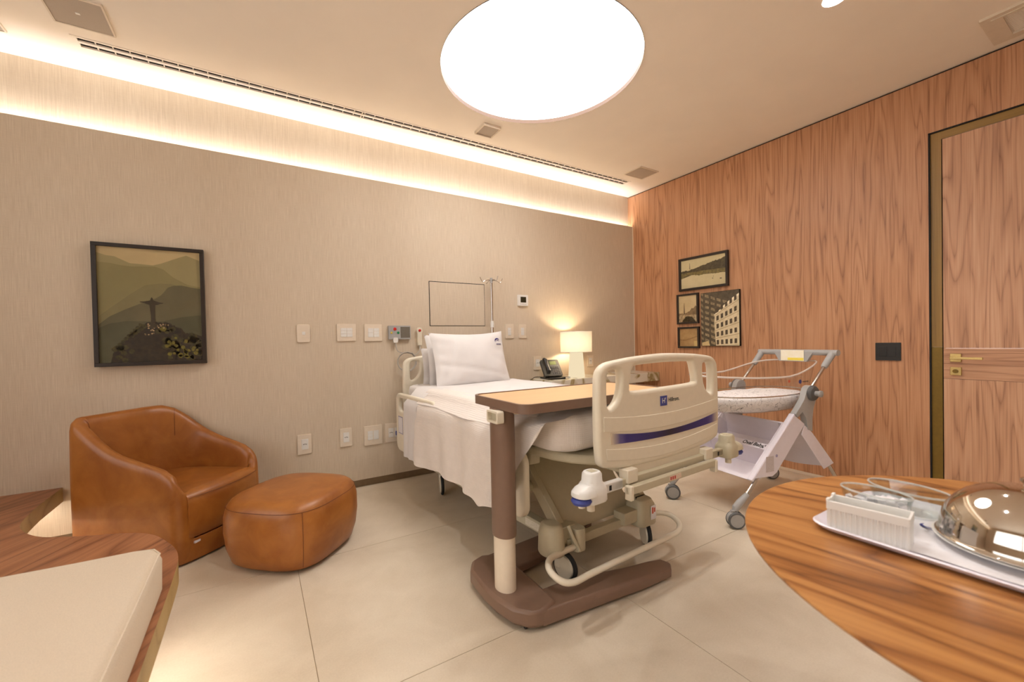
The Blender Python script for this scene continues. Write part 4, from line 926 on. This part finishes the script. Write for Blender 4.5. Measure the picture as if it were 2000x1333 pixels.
# ------------------------------------------------------------------ round table and meal tray
TZ = .66
rt = thing('round_table', 'round walnut pedestal table in the right foreground', 'table', (-2.4655, -3.20, 0))
obj('table_top', MB().lathe([(.44, TZ - .030), (.54, TZ - .012), (.551, TZ - .006), (.552, TZ - .002), (.550, TZ)], 128), M['tablewood'], rt, smooth=30)
obj('pedestal', MB().lathe([(.05, .02), (.045, .10), (.04, TZ - .04), (.12, TZ - .03)], 32), M['brassdark'], rt)
obj('foot_plate', MB().lathe([(.27, 0), (.27, .012), (.25, .02), (.05, .024)], 64), M['brassdark'], rt)
tr = thing('meal_tray', 'white melamine meal tray on the round table', 'tray', (-2.49, -3.03, TZ))
tx0, tx1, ty0, ty1 = -2.668, -2.330, -3.29, -2.812
trp = lambda e, z, r: [(x, y, z) for x, y in rrect(tx0 + e, tx1 - e, ty0 + e, ty1 - e, r, 6)]
obj('tray_body', MB().loft([trp(.018, TZ + .001, .03), trp(.008, TZ + .006, .036), trp(.0, TZ + .014, .04), trp(.003, TZ + .0165, .04), trp(.012, TZ + .011, .034), trp(.022, TZ + .006, .028)]), M['whitepanel'], tr, world=True, smooth=50)
obj('tray_grip', MB().prism([(-3.20, TZ + .002), (-3.21, TZ + .012), (-3.27, TZ + .012), (-3.27, TZ + .002)], tx0 - .012, tx0 + .006, axis='x'), M['whitepanel'], tr, world=True, bevel=.002)
pmat = thing('tray_liner', 'white printed paper liner on the meal tray', 'paper', (-2.49, -3.03, TZ + .0065))
def liner(u, v): x = tx0 + .03 + (tx1 - tx0 - .06) * u; y = ty0 + .03 + (ty1 - ty0 - .06) * v; return (x, y, TZ + .0075 + .0012 * sin(x * 60 + y * 20) * sin(y * 33))
obj('sheet', MB().grid(liner, 18, 24), M['paper'], pmat, world=True, smooth=80)
obj('print_mark', MB().tube([(-2.475 + .014 * cos(radians(a - 90)), -2.962 + .014 * sin(radians(a - 90)), TZ + .0098) for a in range(150, 331, 15)], [.0012 + .002 * sin(pi * k / 12) for k in range(13)], 5, flat=.2), M['navy'], pmat, world=True)
# ribbed box
bxr = thing('ribbed_box', 'small white ribbed open box at the near end of the tray', 'box', (-2.624, -2.906, TZ + .008), radians(8))
bl0 = MB(); L2, W2, Hh, wl = .063, .025, .060, .0025
outer_b = []
nr = 15
for k in range(nr * 4 + 1):
    y = L2 - 2 * L2 * k / (nr * 4); dx = .003 * (1 if (k // 2) % 2 else 0); outer_b.append((-W2 - dx, y))
for k in range(nr * 4 + 1):
    y = -L2 + 2 * L2 * k / (nr * 4); dx = .003 * (1 if (k // 2) % 2 else 0); outer_b.append((W2 + dx, y))
inner_b = rrect(-W2 + wl, W2 - wl, -L2 + wl, L2 - wl, .004, 3)
bl0.prism(outer_b, .0, .044, [inner_b]).box(-W2 + .001, W2 - .001, -L2 + .001, L2 - .001, .001, .006).prism(rrect(-W2 - .0034, W2 + .0034, -L2 - .001, L2 + .001, .003, 3), .044, Hh, [inner_b])
bl0.box(-W2 - .002, -W2 + .012, L2 - .004, L2 + .0012, Hh, Hh + .004).box(W2 - .012, W2 + .002, L2 - .004, L2 + .0012, Hh, Hh + .004)
obj('box_body', bl0, M['white'], bxr, bevel=.0008, smooth=20)
# bowls
def bowl(name, label, loc, a, b, h_, rz, filled=False, thick=.003):
    t = thing(name, label, 'bowl', loc, radians(rz)); kk = 48
    el = lambda s, z: [(a * s * cos(2 * pi * k / kk), b * s * sin(2 * pi * k / kk), z) for k in range(kk)]
    m = MB().loft([el(.62, 0), el(.72, .003), el(.88, h_ * .4), el(1.0, h_), el(.965, h_ + .001), el(.85, h_ * .42), el(.68, .007)], True, True)
    obj('glass', m, M['glass'], t, smooth=50)
    obj('rim', MB().tube(el(.985, h_), thick * .75, 6, closed=True), M['glassrim'], t)
    return t
bowl('glass_bowl', 'oval glass bowl holding crumpled clear wrappers on the tray', (-2.52, -2.885, TZ + .0095), .062, .040, .060, 88)
bowl('glass_bowl', 'larger empty oval glass dish at the far side of the tray', (-2.425, -2.915, TZ + .0095), .075, .046, .056, 80)
rn = random.Random(5)
for k in range(16):
    cx, cy = rn.uniform(-.026, .026), rn.uniform(-.042, .042); Mx = T(-2.52 + cx * .9, -2.885 + cy * .9, TZ + .028 + .0019 * k) @ RZ(rn.uniform(0, 180)) @ RX(rn.uniform(-40, 40))
    wpk = obj('wrapped_sweet', MB().loft([[(s * .014 + rn.uniform(-.001, .001), y * q * 1.35, z * q * 1.35) for y, z in ((-.006, -.004), (.006, -.005), (.007, .004), (-.005, .005))] for s, q in ((-1.6, 1.1), (-.9, .35), (-.6, 1), (.6, 1), (.9, .35), (1.6, 1.1))], M=Mx), M['paper'], None, smooth=20)
    tag(wpk, 'white wrapped sweet lying in the oval glass bowl', 'sweet', 'wrapped sweets in the glass bowl')
# plate and cloche
CX, CY = -2.485, -3.092
pt_ = thing('dinner_plate', 'white dinner plate under the steel dome on the tray', 'plate', (CX, CY, TZ + .0095))
obj('dish', MB().lathe([(.07, 0), (.075, .002), (.123, .012), (.124, .014), (.112, .011), (.07, .006)], 64), M['white'], pt_, smooth=40)
cc = thing('steel_cloche', 'polished steel dome cover over the dinner plate', 'dome', (CX, CY, TZ + .0237))
dm = [(.1185, 0), (.1195, .001), (.1195, .003), (.117, .004)] + [(.115 * cos(radians(a)) ** .8, .006 + .103 * sin(radians(a))) for a in range(4, 88, 6)] + [(.012, .109)]
obj('dome', MB().lathe(dm, 96, cap0=False), M['steel'], cc, smooth=60)
obj('knob', MB().lathe([(.007, .108), (.006, .114), (.010, .119), (.010, .124), (.005, .127)], 24), M['steel'], cc)

# ------------------------------------------------------------------ bassinet (local x = along the frame, -y = near side)
ba = thing('bassinet', 'clear acrylic newborn bassinet on a white and grey wheeled stand', 'bassinet', (-.891, -1.769, 0), radians(-9.85))
U = lambda u: u - .48
for s in (-1, 1):
    y = .239 * s
    obj('front_leg', MB().cyl((U(.085), y, .15), (U(.64), y, .715), .0115, 16).cyl((U(.655), y, .735), (U(.86), y, .935), .0105, 16), M['chrome'], ba)
    obj('rear_leg', MB().cyl((U(.62), y, .52), (U(.925), y, .135), .0115, 16), M['chrome'], ba)
    obj('leg_sleeve', MB().tube([(U(.012), y, .095), (U(.018), y, .11), (U(.05), y, .135), (U(.108), y, .172)], [.015, .020, .0195, .0145], 14), M['grey'], ba)
    obj('rear_sleeve', MB().tube([(U(.943), y, .095), (U(.935), y, .115), (U(.905), y, .155)], [.015, .02, .0145], 14), M['grey'], ba)
    hb_ = [(.046 * cos(radians(a)) + .646, .722 + .046 * sin(radians(a))) for a in range(-20, 161, 15)]
    poly = hb_ + [(.585, .69), (.545, .645), (.505, .605), (.522, .582), (.565, .612), (.595, .575), (.606, .535), (.612, .50), (.655, .485), (.655, .56), (.665, .62), (.69, .68)]
    cs = obj('hinge_casting', MB().prism([(U(a), b) for a, b in poly], y - .018, y + .018, axis='y'), M['grey'], ba, bevel=.007, seg=2, smooth=50)
    obj('hinge_disc', MB().lathe([(.047, 0), (.047, .012), (.040, .02), (.020, .024)], 28, M=T(U(.65), y + s * .018, .722) @ RX(-90 * s)), M['greydk'], cs)
    obj('hinge_knob', MB().lathe([(.016, .024), (.016, .042), (.020, .046), (.020, .056), (.012, .060)], 20, M=T(U(.65), y + s * .018, .722) @ RX(-90 * s)), M['grey'], cs)
    obj('handle_sleeve', MB().tube([(U(.795), y, .872), (U(.805), y, .882), (U(.868), y, .944), (U(.885), y, .962)], [.0145, .019, .021, .021], 14), M['grey'], ba)
    obj('side_panel', MB().prism([(U(a), b) for a, b in ((.14, .262), (.155, .272), (.49, .595), (.505, .592), (.588, .536), (.335, .272), (.30, .255))], y - .003 + s * .012, y + .003 + s * .012, axis='y'), M['whitepanel'], ba, bevel=.002)
    obj('rear_panel', MB().prism([(U(a), b) for a, b in ((.585, .53), (.655, .478), (.86, .262), (.765, .236), (.56, .47))], y - .003 + s * .012, y + .003 + s * .012, axis='y'), M['whitepanel'], ba, bevel=.002)
P0, P1 = Vector((U(.135), 0, .25)), Vector((U(.50), 0, .603)); dl_ = (P1 - P0); nn = Vector((.70, 0, -.714))
ss = [0, .03, .05, .09, .16, .34, .41, .43, .51, .53, .58, .70, .78, .84, .86]; dd_ = [0, 0, 0, .07, .12, .12, .03, 0, 0, .03, .12, .11, .06, 0, 0]
wss = [-.239, -.212, -.204, -.19, 0, .19, .204, .212, .239]; we = [0, 0, .35, 1, 1, 1, .35, 0, 0]
def shell_pt(i, j, off=0): p = P0 + dl_ * ss[i] + nn * (dd_[i] * we[j] + off); return (p.x, wss[j], p.z)
fs = MB(); nv, nu = len(ss), len(wss)
for off, fl_ in ((0, 0), (.004, 1)):
    fs.add([shell_pt(i, j, off) for i in range(nv) for j in range(nu)], [(i * nu + j, i * nu + j + 1, (i + 1) * nu + j + 1, (i + 1) * nu + j) for i in range(nv - 1) for j in range(nu - 1)])
frs = obj('front_shell', fs, M['whitepanel'], ba, smooth=22, bevel=0)
pieces('shell_edge', MB().loft([[tuple(P0 + dl_ * q + nn * e + Vector((0, s * .239 + k, 0))) for e, k in ((-.004, -.012), (.012, -.012), (.012, .012), (-.004, .012))] for q in (0, 1.0)] if False else [[tuple(P0 + dl_ * q + nn * e + Vector((0, -.239 + k, 0))) for e, k in ((-.005, -.014), (.012, -.014), (.012, .018), (-.005, .018))] for q in (0, .5, 1.0)]).loft([[tuple(P0 + dl_ * q + nn * e + Vector((0, .239 + k, 0))) for e, k in ((-.005, -.018), (.012, -.018), (.012, .014), (-.005, .014))] for q in (0, .5, 1.0)]), M['whitepanel'], frs, bevel=.004)
obj('rear_shell', MB().grid(lambda u, v: (U(.60 + .20 * v + .05 * sin(pi * v)), -.239 + .478 * u, .51 - .262 * v - .03 * sin(pi * u) * v), 12, 10), M['whitepanel'], ba, smooth=60)
TX = Matrix(((0, .716, -.698, 0), (-1, 0, 0, 0), (0, .698, .716, 0), (0, 0, 0, 1)))
def onshell(sv, wv, off=-.0015): p = P0 + dl_ * sv + nn * off; return T(p.x, wv, p.z) @ TX
obj('name_text', MB().text('Oval Baby', .034, onshell(.475, -.125), shear=.25, bold=.0006), M['inkblack'], frs)
obj('name_mark', MB().box(-.004, .004, -.004, .004, 0, .0006, M=onshell(.455, -.195)).box(-.002, .002, -.006, .006, 0, .0006, M=onshell(.485, -.205)), M['inkblack'], frs)
lgb = MB()
for r0, a0, a1 in ((.016, -30, 220), (.009, -60, 180)):
    lgb.loft([[tuple(onshell(.475, .10) @ Vector((r_ * cos(radians(a)), r_ * sin(radians(a)), 0))) for r_ in (r0, r0 - .0045)] for a in range(a0, a1, 15)], False, False, closed=False)
obj('shell_logo', lgb, M['navy'], frs, label='small navy swirl logo')
obj('data_sticker', MB().box(U(.245), U(.31), -.2557, -.2552, .285, .375), pm((206, 196, 196), (190, 180, 182), 260), ba)
obj('data_sticker_mark', MB().cyl((U(.335), -.2557, .372), (U(.335), -.2553, .372), .009, 16), pm((150, 142, 176)), ba)
def bcaster(u, y, rz):
    c = thing('castor', None, None); c.parent = ba; c.location = (U(u), y, 0); c.rotation_euler = (0, 0, radians(rz))
    for k in (-.017, .017):
        obj('wheel_tyre', MB().tube([(k, -.012 + .040 * cos(2 * pi * q / 28), .047 + .040 * sin(2 * pi * q / 28)) for q in range(28)], .0075, 8, closed=True, flat=1.0), M['greydk'], c)
        obj('wheel_disc', MB().lathe([(.02, -.008), (.038, -.006), (.038, .006), (.02, .008)], 28, M=T(k, -.012, .047) @ RY(90)), M['grey'], c)
    obj('castor_hood', MB().lathe([(.036, -.012), (.040, -.004), (.040, .004), (.036, .012)], 24, M=T(0, -.004, .055) @ RY(90)).cyl((0, .004, .075), (0, .004, .10), .013), M['grey'], c, smooth=50)
for u, y, rz in ((0, -.239, 62), (0, .239, 55), (.955, .239, 70), (.955, -.239, -40)): bcaster(u, y, rz)
obj('handle_bar', MB().loft([[(U(.885) + .021 * cos(q), yy, .963 + .019 * sin(q)) for q in [2 * pi * k / 14 for k in range(14)]] for yy in (-.272, -.262, .25, .258)]), M['grey'], ba)
brk = [(-.135, .965), (-.115, .935), (-.095, .90), (.095, .90), (.115, .935), (.135, .965)]
br = obj('card_holder', MB().prism([(y, z) for y, z in brk], U(.862), U(.886), axis='x'), M['grey'], ba, bevel=.003)
obj('card', MB().box(U(.858), U(.8605), -.078, .078, .905, .978), pm((244, 234, 206), (248, 240, 220), 20), br)
obj('card_stripe', MB().box(U(.8572), U(.858), -.076, .03, .908, .926), pm((236, 214, 84)), br)
bk = 56
def ring_b(hl, hw, z, rise=0, cx=.48, n_=2.4):
    out = []
    for k in range(bk):
        q = 2 * pi * k / bk; c_, s_ = math.copysign(abs(cos(q)) ** (2 / n_), cos(q)), math.copysign(abs(sin(q)) ** (2 / n_), sin(q))
        out.append((U(cx) + hl * c_, hw * s_, z + rise * smooth01((c_ + .1) / 1.0) + (.012 * rise / .075) * max(0, -c_) ** 2))
    return out
bas = [ring_b(.32, .145, .606), ring_b(.365, .178, .615), ring_b(.385, .195, .65), ring_b(.40, .208, .715, .01), ring_b(.435, .226, .80, .05), ring_b(.447, .232, .825, .075), ring_b(.462, .241, .829, .077)]
obj('basin', MB().loft(bas, True, False), M['clear'], ba, smooth=60)
obj('basin_rim', MB().tube(ring_b(.460, .239, .829, .077), .0055, 8, closed=True), M['rimclear'], ba)
obj('basin_ring', MB().tube(ring_b(.405, .212, .712, .006), .0042, 8, closed=True), M['chrome'], ba)
for yy, uu, zz in ((.205, .34, .775),): obj('basin_logo', MB().cyl((U(uu), yy + .02, zz), (U(uu), yy + .0195, zz), .011, 18), M['blue'], ba)
obj('basin_logo', MB().cyl((U(.60), -.222, .792), (U(.60), -.2215, .792), .013, 18), M['blue'], ba)
for k in range(5): obj('basin_logo_mark', MB().box(U(.622 + .011 * k), U(.629 + .011 * k), -.2225, -.2220, .787, .795), M['inkblack'], ba)
obj('warning_dot', MB().cyl((U(.50), -.222, .80), (U(.50), -.2215, .80), .009, 18), plain('orange_dot', (214, 88, 50), .5), ba)
bm_ = thing('baby_mattress', 'small padded mattress with printed white cotton inside the clear bassinet', 'mattress', (-.891, -1.769, .61), radians(-9.85))
rg2 = [ring_b(.30, .13, .610), ring_b(.355, .170, .618), ring_b(.375, .187, .65), ring_b(.385, .195, .69), ring_b(.37, .18, .705), ring_b(.25, .11, .718), ring_b(.05, .02, .722)]
rg2 = [[(x, y, z - .61 + .003 * sin(x * 40 + i) * sin(y * 50)) for x, y, z in r_] for i, r_ in enumerate(rg2)]
obj('padding', MB().loft(rg2), M['babyprint'], bm_, smooth=70)
